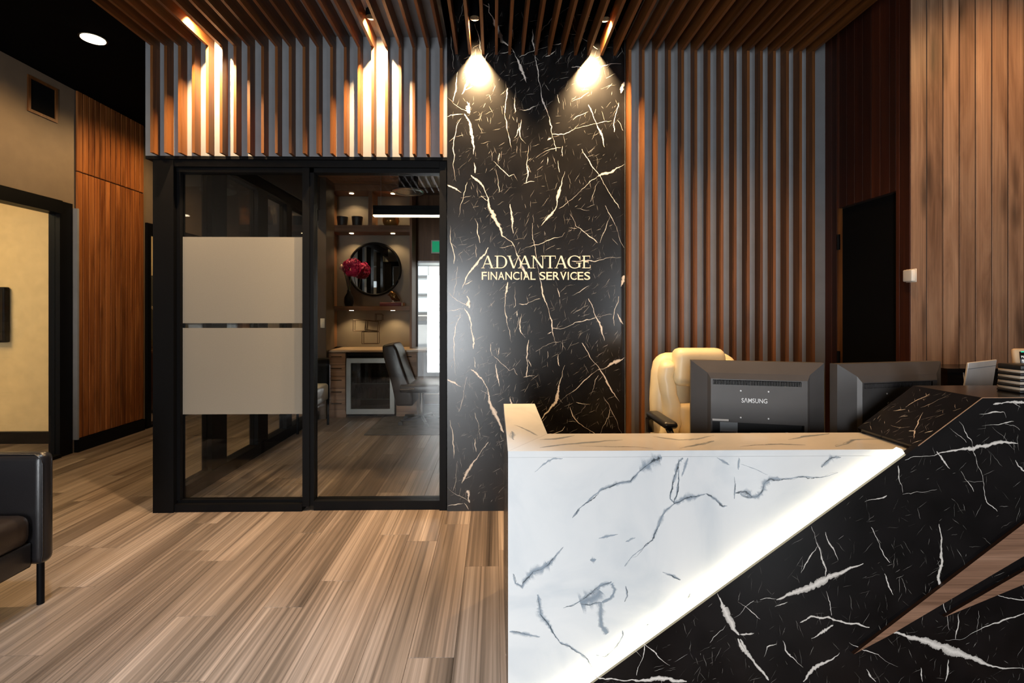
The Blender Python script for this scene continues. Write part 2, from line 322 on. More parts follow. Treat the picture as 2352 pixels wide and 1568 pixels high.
COLUMN_VEINS = [  # traced in a 2.904x enlargement whose origin is (1020, 460): points, width
 ([(603,298),(615,370),(630,460),(645,540),(655,620),(668,655),(690,710),(705,770),(718,800),(722,870),(735,915),(747,965)],11),
 ([(720,850),(760,855),(800,852),(870,815),(950,795),(1010,780)],8), ([(1010,780),(1060,768),(1120,760)],4), ([(690,892),(716,876)],16),
 ([(610,1010),(660,975),(720,950),(780,940)],5), ([(500,690),(550,692),(590,672),(640,655)],7),
 ([(425,545),(418,600),(410,640),(405,715)],20), ([(405,712),(418,780),(425,840)],6), ([(425,840),(440,900),(448,945)],4), ([(473,575),(470,640),(478,700),(465,715)],6),
 ([(515,755),(505,820),(512,880),(545,915)],8), ([(500,780),(490,840),(470,880)],6), ([(487,740),(487,775)],9),
 ([(152,638),(165,655),(160,690),(170,718)],34), ([(135,720),(165,765),(180,840),(190,900),(200,950),(195,990)],18), ([(200,1045),(208,1115)],13),
 ([(180,1128),(225,1165),(265,1210),(295,1280),(300,1340),(340,1420),(385,1530),(440,1565),(470,1605)],26), ([(245,1265),(305,1305)],6),
 ([(330,1035),(380,1085),(435,1135),(465,1120),(490,1165)],5), ([(565,930),(550,1050),(560,1100),(548,1180)],13), ([(560,1060),(580,1110)],6), ([(530,1180),(605,1168)],7),
 ([(345,1090),(360,1190),(368,1240)],10), ([(310,955),(322,1035)],5), ([(368,980),(362,1030)],7),
 ([(805,1100),(785,1180),(765,1240),(755,1300),(745,1345),(700,1400),(650,1460)],20), ([(770,1345),(880,1260),(950,1190),(1025,1130)],7), ([(1025,1130),(1090,1110),(1150,1075),(1205,1048)],22),
 ([(920,950),(960,1015),(1000,1080),(1050,1145),(1090,1220),(1140,1300),(1170,1345)],12), ([(962,655),(990,710),(1020,790),(1050,850),(1070,935)],16),
 ([(1165,640),(1150,700),(1130,780),(1135,835)],22), ([(1155,755),(1195,825)],10), ([(1200,500),(1180,575)],26), ([(755,585),(770,645)],6),
 ([(760,1025),(770,1105)],7), ([(790,930),(790,1000)],5), ([(690,1005),(688,1055)],5), ([(850,635),(965,570)],5), ([(860,755),(960,700)],5),
 ([(18,1195),(70,1215),(115,1245)],20), ([(155,1175),(130,1270),(95,1410)],6), ([(110,750),(75,860),(65,980),(70,1130),(80,1170)],6),
 ([(20,610),(90,670),(155,705)],5), ([(20,740),(130,722)],5), ([(295,315),(240,390),(190,455),(140,545),(118,590)],20), ([(140,560),(188,535)],6), ([(90,440),(80,560),(60,640)],7),
 ([(470,310),(500,385),(540,480),(550,510)],18), ([(440,1320),(450,1395),(455,1455),(462,1515)],19), ([(590,1445),(588,1525),(603,1593)],9),
 ([(500,340),(600,298),(700,265),(790,240),(805,215)],5), ([(840,1380),(880,1465),(960,1525),(1025,1575)],9), ([(830,1473),(885,1478)],6),
 ([(1075,1325),(1110,1390),(1150,1465),(1200,1605)],6), ([(1105,1390),(1080,1475),(1040,1575)],5), ([(205,1415),(225,1475),(240,1580)],8), ([(40,1465),(60,1625),(65,1720)],7),
 ([(850,405),(960,400),(1000,408),(1060,395),(1180,380)],11), ([(880,1345),(970,1357)],6), ([(1030,1165),(1000,1240),(975,1300)],7), ([(675,335),(740,298)],6), ([(210,290),(215,380)],6), ([(370,315),(460,300)],8)]

DESK_VEINS = [(1700, 1000, 2.761, [
 ([(1045,155),(1200,130),(1320,100),(1470,85),(1580,60),(1720,45),(1760,50)],24), ([(1245,100),(1290,160),(1330,210)],14), ([(1470,80),(1510,200),(1540,290),(1550,380),(1570,430),(1630,480)],10),
 ([(1745,155),(1790,220),(1840,240)],44), ([(1260,560),(1275,680),(1280,800),(1255,900),(1275,1000),(1295,1100),(1325,1230)],18), ([(1000,190),(1010,290),(1030,360)],13), ([(1030,372),(1120,355),(1250,340)],9),
 ([(790,420),(870,400),(930,380)],13), ([(1400,225),(1440,290),(1480,355)],8), ([(1410,292),(1540,290)],5), ([(450,575),(480,660),(510,740),(545,850),(540,905)],11),
 ([(230,1040),(330,1000),(430,965),(540,910),(640,870),(780,810)],38), ([(125,1040),(230,1035)],7), ([(220,1085),(300,1055)],10), ([(380,1185),(450,1145),(560,1150),(680,1190),(820,1215)],52),
 ([(590,1200),(520,1245),(450,1285)],26), ([(940,1240),(1050,1270),(1180,1300),(1300,1345),(1420,1390),(1540,1440),(1680,1475),(1900,1490)],44), ([(0,1290),(40,1370),(90,1440),(180,1550)],36),
 ([(0,1260),(80,1250)],24), ([(690,1310),(780,1360),(900,1410),(1000,1465)],6), ([(630,1375),(540,1440),(460,1480),(400,1560)],25), ([(270,1300),(320,1400),(400,1470)],11), ([(150,1405),(170,1340),(230,1320)],8),
 ([(830,580),(870,660),(900,730),(950,805)],11), ([(540,610),(570,690),(620,790)],8), ([(1300,1295),(1420,1285),(1540,1215),(1640,1185),(1740,1150),(1850,1090)],11), ([(1590,995),(1700,1030),(1850,1055)],8),
 ([(545,985),(570,1060),(580,1140)],8), ([(490,700),(430,790),(385,870)],7), ([(915,875),(940,950),(970,1010)],12), ([(1020,900),(1050,1000)],6), ([(1380,1130),(1365,1290)],7), ([(1510,1110),(1500,1260)],6), ([(800,1480),(860,1560)],10), ([(1320,1420),(1300,1560)],10), ([(1145,1470),(1155,1560)],7)]),
 (1100, 1160, 3.5636, [
 ([(1350,1130),(1345,1240),(1300,1330),(1290,1390)],13), ([(1350,1130),(1450,1210),(1565,1310)],11), ([(1270,1180),(1335,1245)],8), ([(950,1400),(1100,1420),(1250,1425),(1400,1430),(1550,1415),(1700,1440)],46),
 ([(1950,720),(1990,820),(2040,920),(2130,1060)],52), ([(2120,1090),(2180,1190),(2260,1290),(2350,1400)],48), ([(1890,1125),(2020,980)],9), ([(2085,920),(2180,830),(2250,780)],8), ([(2130,1055),(2250,1045)],14), ([(2120,790),(2220,860),(2300,930)],10)]),
 (2080, 760, 5.228, [
 ([(1050,880),(1150,870),(1280,850),(1450,865)],52), ([(1280,860),(1380,915)],16), ([(880,1000),(1020,980),(1180,970),(1205,1040)],14), ([(910,1140),(1180,1105),(1300,1085)],12), ([(520,1150),(620,1240),(730,1340)],8),
 ([(640,1080),(720,1220),(790,1310),(800,1380),(860,1568)],13), ([(1040,1145),(1180,1270),(1300,1420)],7), ([(1190,1120),(1290,1130),(1370,1190)],12)])]
SLOPE_VEINS = [([(0,915),(100,850),(290,755)],34), ([(210,975),(150,1080),(100,1200)],28), ([(40,1200),(110,1200),(100,1290)],44), ([(80,1350),(200,1310),(290,1290)],18), ([(180,920),(350,850),(550,750)],9),
 ([(230,1225),(330,1195),(440,1185)],12), ([(160,1075),(400,1015)],8), ([(590,840),(860,790)],13), ([(570,960),(670,930)],12), ([(-150,960),(0,940)],20), ([(-60,1030),(30,1020)],8), ([(330,1260),(375,1190)],10), ([(-180,1130),(-60,1165),(60,1150)],10)]
W_VEINS = [(1100, 880, 3.734, [
 ([(480,760),(560,690),(640,610),(720,555)],10,0), ([(800,1155),(850,1080),(930,1020),(1050,910),(1180,860),(1300,840),(1380,750)],26,1), ([(1380,750),(1460,690),(1540,625),(1570,590)],60,1),
 ([(1750,580),(1715,670),(1690,770),(1660,860),(1640,990),(1680,1030)],34,1), ([(1710,680),(1715,830),(1695,960),(1670,1030)],24,1), ([(1790,600),(1770,700),(1740,800)],30,0),
 ([(1670,1035),(1600,1090),(1560,1170),(1520,1260),(1490,1340),(1410,1410),(1300,1500),(1250,1568)],22,1), ([(1670,1035),(1760,990),(1860,970),(1950,945)],30,1), ([(1950,945),(2030,990),(2090,1055),(2130,1050)],46,1), ([(2190,800),(2195,900),(2190,990)],14,1), ([(2230,600),(2225,740)],16,0), ([(2040,610),(2150,700)],10,0), ([(2200,940),(2290,930),(2340,970)],60,1)]),
 (1700, 1000, 2.761, [
 ([(0,370),(50,392),(110,385),(140,350),(150,310),(190,275),(280,275),(400,260),(510,265),(620,235)],20,1), ([(515,200),(580,140),(640,80)],14,1), ([(60,770),(130,735),(190,690)],50,1), ([(760,240),(800,210)],12,0), ([(0,180),(90,210),(175,250)],12,0), ([(1700,1290),(1690,1350)],9,0)]),
 (1100, 1160, 3.5636, [
 ([(690,340),(630,410),(580,470),(560,495),(440,545),(390,600),(350,665),(300,640),(280,560)],26,1), ([(480,730),(500,830),(500,890),(560,960),(600,1030),(660,1120)],34,1), ([(660,1120),(740,1150),(830,1210),(890,1260),(935,1340)],26,1),
 ([(960,1225),(1030,1240),(1090,1190),(1150,1120),(1180,1060),(1175,1025)],20,1), ([(690,840),(800,800),(900,730),(990,660),(1085,625)],18,1), ([(830,800),(890,775),(960,750),(995,700)],110,2), ([(1085,640),(1115,690),(1080,760),(1010,795)],36,2), ([(1000,790),(995,900),(1000,980),(1050,1050)],62,2), ([(820,800),(900,815),(990,795)],14,1),
 ([(1540,920),(1600,850),(1700,780),(1730,720)],44,1), ([(825,30),(770,100)],16,1), ([(910,450),(960,440)],30,0), ([(1500,545),(1580,575),(1650,610)],16,1), ([(1200,660),(1215,740),(1190,790)],16,1), ([(250,1035),(380,1055),(500,1075)],14,1), ([(980,270),(1060,250),(1140,235)],16,0), ([(1200,300),(1280,265)],14,0), ([(1370,985),(1385,970)],40,1), ([(2180,480),(2230,410),(2330,370)],40,1)])]

# ------------------------------------------------------------------ the setting: main dimensions
YC = 3.368           # face of the marble column
YF = 3.286           # front of the wall slats
YW = 3.355           # grey wall behind them
SLAT_Z = 3.093       # underside of the ceiling slats
PANEL_Z = 3.20       # grey panel over the ceiling slats
CEIL = 3.48
XL = -4.04           # left wall
XCL, XCR = UX(1027, YC), UX(1435, YC)
XBL = UX(334, YW)    # left end of the bulkhead
XR = UX(1890, YW)    # right end of the slatted wall
XSIDE = 2.255
YOAK = 2.66
BULK_Z = 2.393
OFF_CEIL = 3.05
OFF_BACK = 7.25

# floor: base + individual planks
floor = MB().box((-8, -3.6, -0.06), (4.2, 9.0, -0.004)).build('floor', M['gap'])
struct(floor, 'wood-look plank floor')
PW, PL = 0.18, 1.22
plank_me = {}
def plank_mesh(w, l):
    key = (round(w, 3), round(l, 3))
    if key not in plank_me:
        o = MB().rbox((-w/2 + .0004, -l/2 + .0004, -.004), (w/2 - .0004, l/2 - .0004, 0), 0.0008, 1, smooth=False).build('plank', M['plank']); plank_me[key] = o.data; bpy.data.objects.remove(o)
    return plank_me[key]
n_pl = 0; far = MB()
x = -4.3; row = 0
while x < 2.3:
    y = 0.55 - random.random() * PL
    while y < 8.2:
        y0, y1 = y, y + PL
        cx_, cy_ = x + PW / 2, (y0 + y1) / 2
        # seen in the picture? behind the desk and the right walls nothing shows
        hidden = (cx_ > 0.20) or y1 < 0.75 or (cx_ < -1.15 * max(y1, 0.1) - 0.3)
        if not hidden:
            o = link('plank', plank_mesh(PW, PL), floor, (cx_, cy_, 0)); n_pl += 1
        y += PL
    x += PW; row += 1
rest = MB()
rest.box((-8, -3.5, -.004), (4.1, -0.7, 0)); rest.box((0.39, -0.7, -.004), (4.1, 9, -0.0002)); rest.box((-8, -0.7, -.004), (-4.3, 9, -0.0002)); rest.box((-4.3, -0.7, -.004), (-0.9, 0.3, -0.0006)); rest.box((-0.9, -0.7, -.004), (0.39, 0.75, -0.0006)); rest.box((-4.3, 8.2, -.004), (.39, 9, -.0002))
ro = rest.build('plank_field', M['plank'], floor); ro['kind'] = 'stuff'

# ceiling
struct(MB().box((-8, -3.6, CEIL), (4.2, 9.2, CEIL + .1)).build('ceiling', M['black_ceiling']), 'matt black ceiling')

# outer shell behind the camera and at the sides
wl = sempty('wall_left', (XL, 4, 0), 'taupe left wall with glazed openings and a timber panelled pier')
OPEN1 = (1.6, ONX(166, 700, XL).y); OPEN2 = (ONX(333, 700, XL).y, 8.0)
OT = ONX(100, 462, XL).z + 0.02
MB().box((XL - .14, -3.5, 0), (XL, OPEN1[0], CEIL)).box((XL - .14, OPEN1[0], OT), (XL, OPEN1[1], CEIL)).box((XL - .14, OPEN1[1], 0), (XL, OPEN2[0], CEIL)).box((XL - .14, OPEN2[0], OT - .05), (XL, OPEN2[1], CEIL)).box((XL - .14, OPEN2[1], 0), (XL, 9, CEIL)).build('plaster', M['taupe'], wl)
wf = MB()
for a, b in (((-4.2, -3.6, 0), (-1.62, -3.48, CEIL)), ((-.08, -3.6, 0), (2.58, -3.48, CEIL)), ((3.82, -3.6, 0), (4.1, -3.48, CEIL)), ((-1.62, -3.6, 2.42), (-.08, -3.48, CEIL)), ((2.58, -3.6, 2.45), (3.82, -3.48, CEIL)), ((2.58, -3.6, 0), (3.82, -3.48, .45))): wf.box(a, b)
struct(wf.build('wall_front', M['grey_dark']), 'dark street-side wall with two window openings')
struct(MB().box((4.0, -3.6, 0), (4.1, 9, CEIL)).build('wall_right', M['grey_dark']), 'dark grey wall at the far right')
struct(MB().box((-8, 8.9, 0), (-2.2, 9.0, CEIL)).box((-2.37, 7.3, 0), (-2.2, 9, CEIL)).box((-2.37, 7.3, OFF_CEIL), (4.1, 7.4, CEIL)).box((.6, 7.25, 0), (4.1, 7.35, CEIL)).build('wall_end', M['grey_dark']), 'dark wall at the end of the corridor')

# --- timber panelling on the left wall
pan = sempty('wall_panelling', (XL, 5.2, 0), 'orange-brown vertical timber boards on the left wall')
y0p, y1p = ONX(176, 700, XL + .02).y, ONX(330, 700, XL + .02).y
nb = 13; pw = (y1p - y0p) / nb; zj = ONX(205, 403, XL).z
MB().box((XL + .001, y0p, .13), (XL + .008, y1p, CEIL)).build('backing', M['gap'], pan)
lo = MB().rbox((0, .0042, 0), (.022, pw - .0042, zj - .139), .004, 1, smooth=False).build('board', M['panel_left'], pan, (XL + .002, y0p, .13)); hi = MB().rbox((0, .0042, 0), (.022, pw - .0042, CEIL - zj - .002), .004, 1, smooth=False).build('board', M['panel_left'], pan, (XL + .002, y0p, zj))
for i in range(1, nb):
    dz = -0.04 * i / nb * 0
    link('board', lo.data, pan, (XL + .002, y0p + i * pw, .13)); link('board', hi.data, pan, (XL + .002, y0p + i * pw, zj))
struct(MB().box((XL, OPEN1[1] + .02, 0), (XL + .035, y1p, .125)).build('baseboard_left', M['black']), 'black skirting under the timber panelling')
struct(MB().box((XL, OPEN1[1] + .005, .125), (XL + .045, y0p - .002, OT - .02)).build('trim_1', M['grey']), 'pale grey edge strip beside the timber panelling')
# door/window frames in the left wall
def frame_left(name, ya, yb, label, panes=True):
    e = sempty(name, (XL, ya, 0), label)
    MB().box((XL - .10, yb - .14, 0), (XL + .004, yb, OT + .02)).build('frame_jamb', M['black'], e)
    MB().box((XL - .10, ya, OT - .10), (XL + .03, yb - .14, OT + .02)).build('frame_head', M['black'], e)
    MB().box((XL - .10, ya, 0), (XL + .02, yb - .14, .03)).build('frame_sill', M['black'], e)
    MB().box((XL - .10, ya, .03), (XL + .03, ya + .06, OT - .10)).build('frame_jamb', M['black'], e)
    MB().box((XL - .045, ya + .06, .03), (XL - .037, yb - .14, OT - .10)).build('pane', M['glass'], e)
    return e
frame_left('window_1', OPEN1[0], OPEN1[1], 'black framed glazed opening in the left wall onto a cream lit room')
frame_left('window_2', OPEN2[0], OPEN2[1], 'narrow black framed glazed opening beyond the timber panelling')
# the rooms behind the left wall
cream = MB().box((-8, 5.2, .12), (XL - .14, 5.28, 2.9)).box((-8, -1, 2.9), (XL - .14, 9, 2.95)).box((-8, -1, 0), (-7.9, 9, 2.9)).box((-8, 7.6, 1.9), (XL - .14, 7.7, 2.9)).build('wall_cream', M['cream']); struct(cream, 'warm lit cream wall of the meeting room')
struct(MB().box((-8, 5.16, 0), (XL - .14, 5.2, .12)).build('baseboard_cream', M['black']), 'dark skirting of the cream meeting room wall')
struct(MB().box((-8, 7.6, 0), (XL - .14, 7.7, 1.9)).build('wall_olive', plain('olive_panel', (.06, .05, .03), .7)), 'dark olive lower wall of the far room')
lamp('meeting_room_light', 'AREA', (-5.4, 3.6, 2.85), 75, (1.0, .74, .38), shape='RECTANGLE', size=1.0, size_y=1.6, aim=(-5.4, 3.9, 0))
lamp('far_room_light', 'AREA', (-5.2, 6.4, 2.85), 16, (1.0, .78, .48), shape='SQUARE', size=.8, aim=(-5.2, 6.4, 0))

# --- back wall: bulkhead, slats, marble column, right slatted wall
wb = sempty('wall_back', (0, YW, 0), 'grey back wall faced with upright walnut slats')
MB().box((XBL, YW, BULK_Z), (XCL, YW + .12, PANEL_Z)).box((XCR, YW, 0), (4.0, YW + .12, PANEL_Z)).box((XBL, YW + .12, BULK_Z), (XBL + .02, YW + .14, CEIL)).build('plaster', M['grey'], wb)
MB().box((XBL, YW + .001, BULK_Z - .02), (XCL, YW + .16, BULK_Z)).build('bulkhead_soffit', M['black'], wb)
MB().box((XBL, YW + .12, PANEL_Z), (4.0, YW + .24, CEIL)).build('upper_wall', M['black_ceiling'], wb)
MB().box((XCR, YC - .012, 0), (XCR + .02, YW, PANEL_Z)).build('edge_trim', M['grey'], wb)
def series(a, b, n, Y): 
    xa, xb = UX(a, Y), UX(b, Y); return [xa + (xb - xa) * i / (n - 1) for i in range(n)]
SW = UX(351.4, YF) - UX(345, YF)
left_x = series(345, 1010, 22, YF); right_x = series(1444, 1866, 15, YF); mid_x = series(1046, 1408.5, 13, YC)
sl = None
for xx in left_x:
    if sl is None: sl = MB().box((0, 0, 0), (SW, YW - YF, SLAT_Z - BULK_Z)).build('slat', M['walnut'], wb, (xx, YF, BULK_Z)).data
    else: link('slat', sl, wb, (xx, YF, BULK_Z))
sl = None
for xx in right_x:
    if sl is None: sl = MB().box((0, 0, 0), (SW, YW - YF, SLAT_Z)).build('slat', M['walnut'], wb, (xx, YF, 0)).data
    else: link('slat', sl, wb, (xx, YF, 0))
# ceiling slats
cs = sempty('ceiling_slatted', (0, 1.2, SLAT_Z), 'raft of dark walnut slats under the ceiling')
YS0 = -0.4
MB().box((XBL, YS0, PANEL_Z), (XCL + .02, YW + .1, PANEL_Z + .03)).box((XCR - .02, YS0, PANEL_Z), (XSIDE + .05, YW + .1, PANEL_Z + .03)).box((XCL + .02, YS0, PANEL_Z), (XCR - .02, 2.35, PANEL_Z + .03)).build('backing_panel', M['grey'], cs)
MB().box((XCL + .0, 2.33, PANEL_Z), (XCR, 2.35, CEIL)).box((XCL, 2.35, PANEL_Z), (XCL + .02, YC, CEIL)).box((XCR - .02, 2.35, PANEL_Z), (XCR, YC, CEIL)).build('recess_lining', M['black_ceiling'], cs)
sl = None; sl2 = None
for xx in left_x + right_x:
    if sl is None: sl = MB().box((0, 0, 0), (SW, YW - YS0, PANEL_Z - SLAT_Z)).build('slat', M['walnut_y'], cs, (xx, YS0, SLAT_Z)).data
    else: link('slat', sl, cs, (xx, YS0, SLAT_Z))
for xx in mid_x:
    if sl2 is None: sl2 = MB().box((0, 0, 0), (SW, YC - .002 - YS0, PANEL_Z - SLAT_Z)).build('slat', M['walnut_y'], cs, (xx, YS0, SLAT_Z)).data
    else: link('slat', sl2, cs, (xx, YS0, SLAT_Z))

# marble column
col = MB().box((XCL, YC, 0), (XCR, YC + .3, CEIL))
n = Vector((0, -1, 0)); PER = 446 / F * YC
def clipx(p, a, b): return Vector((min(max(p.x, a), b), p.y, p.z))
k_ = 0
for kk in (-1, 0, 1, 2):
    for pts, w in COLUMN_VEINS:
        P = [clipx(U(1020 + px / 2.904, 460 + py / 2.904, YC), XCL + .002, XCR - .002) + Vector((0, 0, kk * PER)) for px, py in pts]
        P = [p for p in P if 0.002 < p.z < CEIL - .01]
        if len(P) < 2: continue
        k_ += 1
        strip(col, P, w * 1.3 / 2.904 / F * YC, n, .0003 + (k_ % 7) * .00012, 1, rag=.085, lev=3)
rnd = random.Random(3)
for i in range(1700):
    x0, z0 = rnd.uniform(XCL + .03, XCR - .03), rnd.uniform(.05, CEIL - .1)
    a = rnd.choice([rnd.gauss(1.75, .25), rnd.gauss(.45, .25), rnd.gauss(1.0, .3)]); l = rnd.uniform(.015, .075)
    p = [Vector((x0 + math.cos(a) * l * (t - .5), YC, z0 + math.sin(a) * l * (t - .5))) for t in (0, .5, 1)]
    p = [clipx(q, XCL + .002, XCR - .002) for q in p]
    strip(col, p, rnd.uniform(.0006, .0030) ** 1.0, n, .0002, 2, rag=.12, lev=1)
column = col.build('wall_column', [M['marble_black'], M['vein'], M['hair']])
struct(column, 'tall black marble column with ivory veins')

# --- red-brown side wall, shade included in its dark colour, with a black door
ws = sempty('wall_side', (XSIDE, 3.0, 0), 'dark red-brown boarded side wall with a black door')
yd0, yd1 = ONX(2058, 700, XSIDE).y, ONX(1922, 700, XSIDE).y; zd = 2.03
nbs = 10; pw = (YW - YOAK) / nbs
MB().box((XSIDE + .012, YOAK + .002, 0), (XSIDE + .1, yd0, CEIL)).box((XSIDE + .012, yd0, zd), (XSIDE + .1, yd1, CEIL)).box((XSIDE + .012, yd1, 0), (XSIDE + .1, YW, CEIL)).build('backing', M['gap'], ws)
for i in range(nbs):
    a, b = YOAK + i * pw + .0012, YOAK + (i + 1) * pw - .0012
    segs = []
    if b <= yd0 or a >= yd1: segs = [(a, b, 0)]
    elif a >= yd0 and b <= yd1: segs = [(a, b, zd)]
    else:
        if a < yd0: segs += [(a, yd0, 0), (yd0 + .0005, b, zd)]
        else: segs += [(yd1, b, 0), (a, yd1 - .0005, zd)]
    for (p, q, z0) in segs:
        MB().rbox((0, p, z0), (.014, q, PANEL_Z), .0012, 1, smooth=False).build('board', M['panel_shaded'], ws, (XSIDE, 0, 0))
d1 = sempty('door_1', (XSIDE + .03, yd0, 0), 'plain black door in the dark boarded side wall')
MB().box((XSIDE + .03, yd0 + .004, .005), (XSIDE + .07, yd1 - .012, zd - .004)).build('leaf', M['black_matt'], d1)
MB().box((XSIDE + .002, yd1 - .012, 0), (XSIDE + .03, yd1, zd)).build('edge_strip', M['walnut'], d1)
for zz in (UZ(558, 3.3), UZ(822, 3.3)):
    MB().cyl((XSIDE - .003, yd1 - .016, zz - .05), (XSIDE - .003, yd1 - .016, zz + .05), .007, n=10).box((XSIDE - .002, yd1 - .03, zz - .05), (XSIDE + .003, yd1 - .004, zz + .05)).build('hinge', M['black'], d1)

# --- pale walnut boards facing the camera at the right
wo = sempty('wall_oak', (3, YOAK, 0), 'pale walnut boarded wall at the right')
MB().box((XSIDE + .004, YOAK + .012, 0), (4.0, YOAK + .1, CEIL)).build('backing', M['gap'], wo)
bw = UX(2148.5, YOAK) - UX(2111, YOAK); x = XSIDE + .002; bm_ = None
while x < 3.85:
    if bm_ is None: bm_ = MB().rbox((.0028, 0, 0), (bw - .0028, .014, CEIL), .0015, 1, smooth=False).build('board', M['oak_wall'], wo, (x, YOAK, 0)).data
    else: link('board', bm_, wo, (x, YOAK, 0))
    x += bw

# ------------------------------------------------------------------ office behind glass
YG = 3.40
wx0, wx1 = UX(358, YG), UX(1026, YG)
gl = sempty('window_3', (wx0, YG, 0), 'black framed glazed office front with frosted bands')
def gbox(x0, y0, x1, y1, dy0, dy1, name, mat):
    a, b = U(x0, y1, YG), U(x1, y0, YG); return MB().box((a.x, YG + dy0, max(a.z, 0.0)), (b.x, YG + dy1, b.z)).build(name, mat, gl)
ztop = BULK_Z - .02; zt2 = UZ(388, YG); zb2 = UZ(1152, YG)
MB().box((wx0, YG - .03, 0), (UX(405, YG), YG + .09, ztop)).build('frame_post', M['black'], gl)
MB().box((UX(1010, YG), YG - .02, 0), (wx1, YG + .09, ztop)).build('frame_post', M['black'], gl)
MB().box((UX(696, YG), YG - .012, .03), (UX(712, YG), YG + .09, zt2)).box((UX(712, YG), YG + .0, .03), (UX(721, YG), YG + .07, zt2)).build('mullion', M['black'], gl)
MB().box((UX(405, YG), YG - .025, zt2), (UX(1010, YG), YG + .09, ztop)).box((UX(405, YG), YG + .0, zt2 - .03), (UX(1010, YG), YG + .07, zt2)).build('frame_head', M['black'], gl)
MB().box((UX(405, YG), YG - .02, 0), (UX(696, YG), YG + .09, zb2)).box((UX(405, YG), YG + .015, zb2), (UX(696, YG), YG + .06, zb2 + .02)).build('bottom_rail', M['black'], gl)
MB().box((UX(721, YG), YG - .005, 0), (UX(1010, YG), YG + .09, zb2 + .012)).build('bottom_rail', M['black'], gl)
MB().box((UX(405, YG), YG + .005, zb2 + .02), (UX(413, YG), YG + .06, zt2 - .03)).build('glazing_bead', M['black'], gl)
p1 = MB().box((UX(413, YG), YG + .034, zb2 + .02), (UX(696, YG), YG + .042, zt2 - .03)).build('pane', M['glass'], gl)
p2 = MB().box((UX(721, YG), YG + .034, zb2 + .012), (UX(1010, YG), YG + .042, zt2 - .03)).build('pane', M['glass'], gl)
MB().box((UX(407, YG), YG + .0318, UZ(742, YG)), (UX(696, YG), YG + .0332, UZ(544, YG))).build('frosted_band', M['frost'], gl)
MB().box((UX(407, YG), YG + .0318, UZ(951, YG)), (UX(696, YG), YG + .0332, UZ(753, YG))).build('frosted_band', M['frost'], gl)

# glazed side partition between office and corridor
XP = -2.27
pt = sempty('window_4', (XP, 5, 0), 'black framed glazed side partition of the office')
HP = 2.50
MB().box((XP - .04, YG + .09, HP), (XP + .04, 6.3, HP + .13)).build('frame_head', M['black'], pt)
MB().box((XP - .05, YG + .09, 0), (XP + .05, 6.3, .10)).build('bottom_rail', M['black'], pt)
for xa, xb in ((475, 510), (583, 606), (650, 662)):
    ya, yb = ONX(xa, 700, XP).y, ONX(xb, 700, XP).y
    MB().box((XP - .04, ya, .1), (XP + .04, yb, HP)).build('frame_post', M['black'], pt)
ys = [YG + .09] + [v for xa, xb in ((475, 510), (583, 606), (650, 662)) for v in (ONX(xa, 700, XP).y, ONX(xb, 700, XP).y)] + [6.3]
for a, b in zip(ys[0::2], ys[1::2]): MB().box((XP - .004, a, .1), (XP + .004, b, HP)).build('pane', M['glass'], pt)
struct(MB().box((XP - .06, YG + .15, HP + .13), (XP + .06, 7.3, CEIL)).build('wall_partition', M['grey_dark']), 'dark wall band above the office side glazing')
pier = struct(MB().box((XP - .1, 6.3, 0), (UX(749, 6.3), 6.62, OFF_CEIL)).box((XP - .1, 6.6, 0), (XP + .03, 7.3, OFF_CEIL)).build('wall_pier', plain('dark_brown_paint', (.075, .05, .032), .5)), 'dark brown wall pier with a light switch')
struct(MB().box((XP - .1, OFF_BACK, 0), (UX(958, OFF_BACK), OFF_BACK + .1, OFF_CEIL)).box((UX(958, OFF_BACK), OFF_BACK, UZ(610, OFF_BACK)), (.6, OFF_BACK + .1, OFF_CEIL)).box((-.05, OFF_BACK, 0), (.6, OFF_BACK + .1, OFF_CEIL)).build('wall_office', M['shelf_wood_z']), 'walnut panelled end wall of the office')
struct(MB().box((.5, YC + .3, 0), (.6, OFF_BACK, OFF_CEIL)).build('wall_office_side', M['grey_dark']), 'dark side wall of the office')
oc = sempty('ceiling_office', (-1, 5.3, OFF_CEIL), 'dark slatted timber ceiling of the office')
MB().box((XP, YG + .2, OFF_CEIL + .02), (.6, OFF_BACK + .1, OFF_CEIL + .06)).build('backing', M['gap'], oc)
y = 3.66; s_ = None
while y < 7.2:
    if s_ is None: s_ = MB().box((XP, 0, 0), (.5, .05, .02)).build('slat', M['shelf_wood'], oc, (0, y, OFF_CEIL)).data
    else: link('slat', s_, oc, (0, y, OFF_CEIL))
    y += .062
MB().box((UX(950, 6.2), 5.6, OFF_CEIL - .012), (-.3, UX(0, 1) * 0 + 6.75, OFF_CEIL)).build('access_panel', M['white'], oc)
# stand-in door for the street entry reflected in the office glass
d2 = sempty('door_reflection', (-1, OFF_BACK, 0), 'stand-in glazed door for the bright street reflected in the office glass')
xa, xb = UX(958, OFF_BACK), -.05; zt_ = UZ(610, OFF_BACK)
MB().box((xa - .045, OFF_BACK - .02, 0), (xa, OFF_BACK + .1, zt_ + .04)).build('jamb', M['shelf_wood_z'], d2)
MB().box((xb, OFF_BACK - .02, 0), (xb + .04, OFF_BACK + .1, zt_ + .04)).build('jamb', M['shelf_wood_z'], d2)
MB().box((xa, OFF_BACK - .02, zt_), (xb, OFF_BACK + .1, zt_ + .04)).build('head', M['steel'], d2)
MB().box((xa, OFF_BACK + .03, 0), (xb, OFF_BACK + .07, UZ(905, OFF_BACK))).build('bottom_panel', M['shelf_wood'], d2)
MB().box((xa, OFF_BACK + .045, UZ(905, OFF_BACK)), (xb, OFF_BACK + .053, zt_)).build('pane', M['glass'], d2)
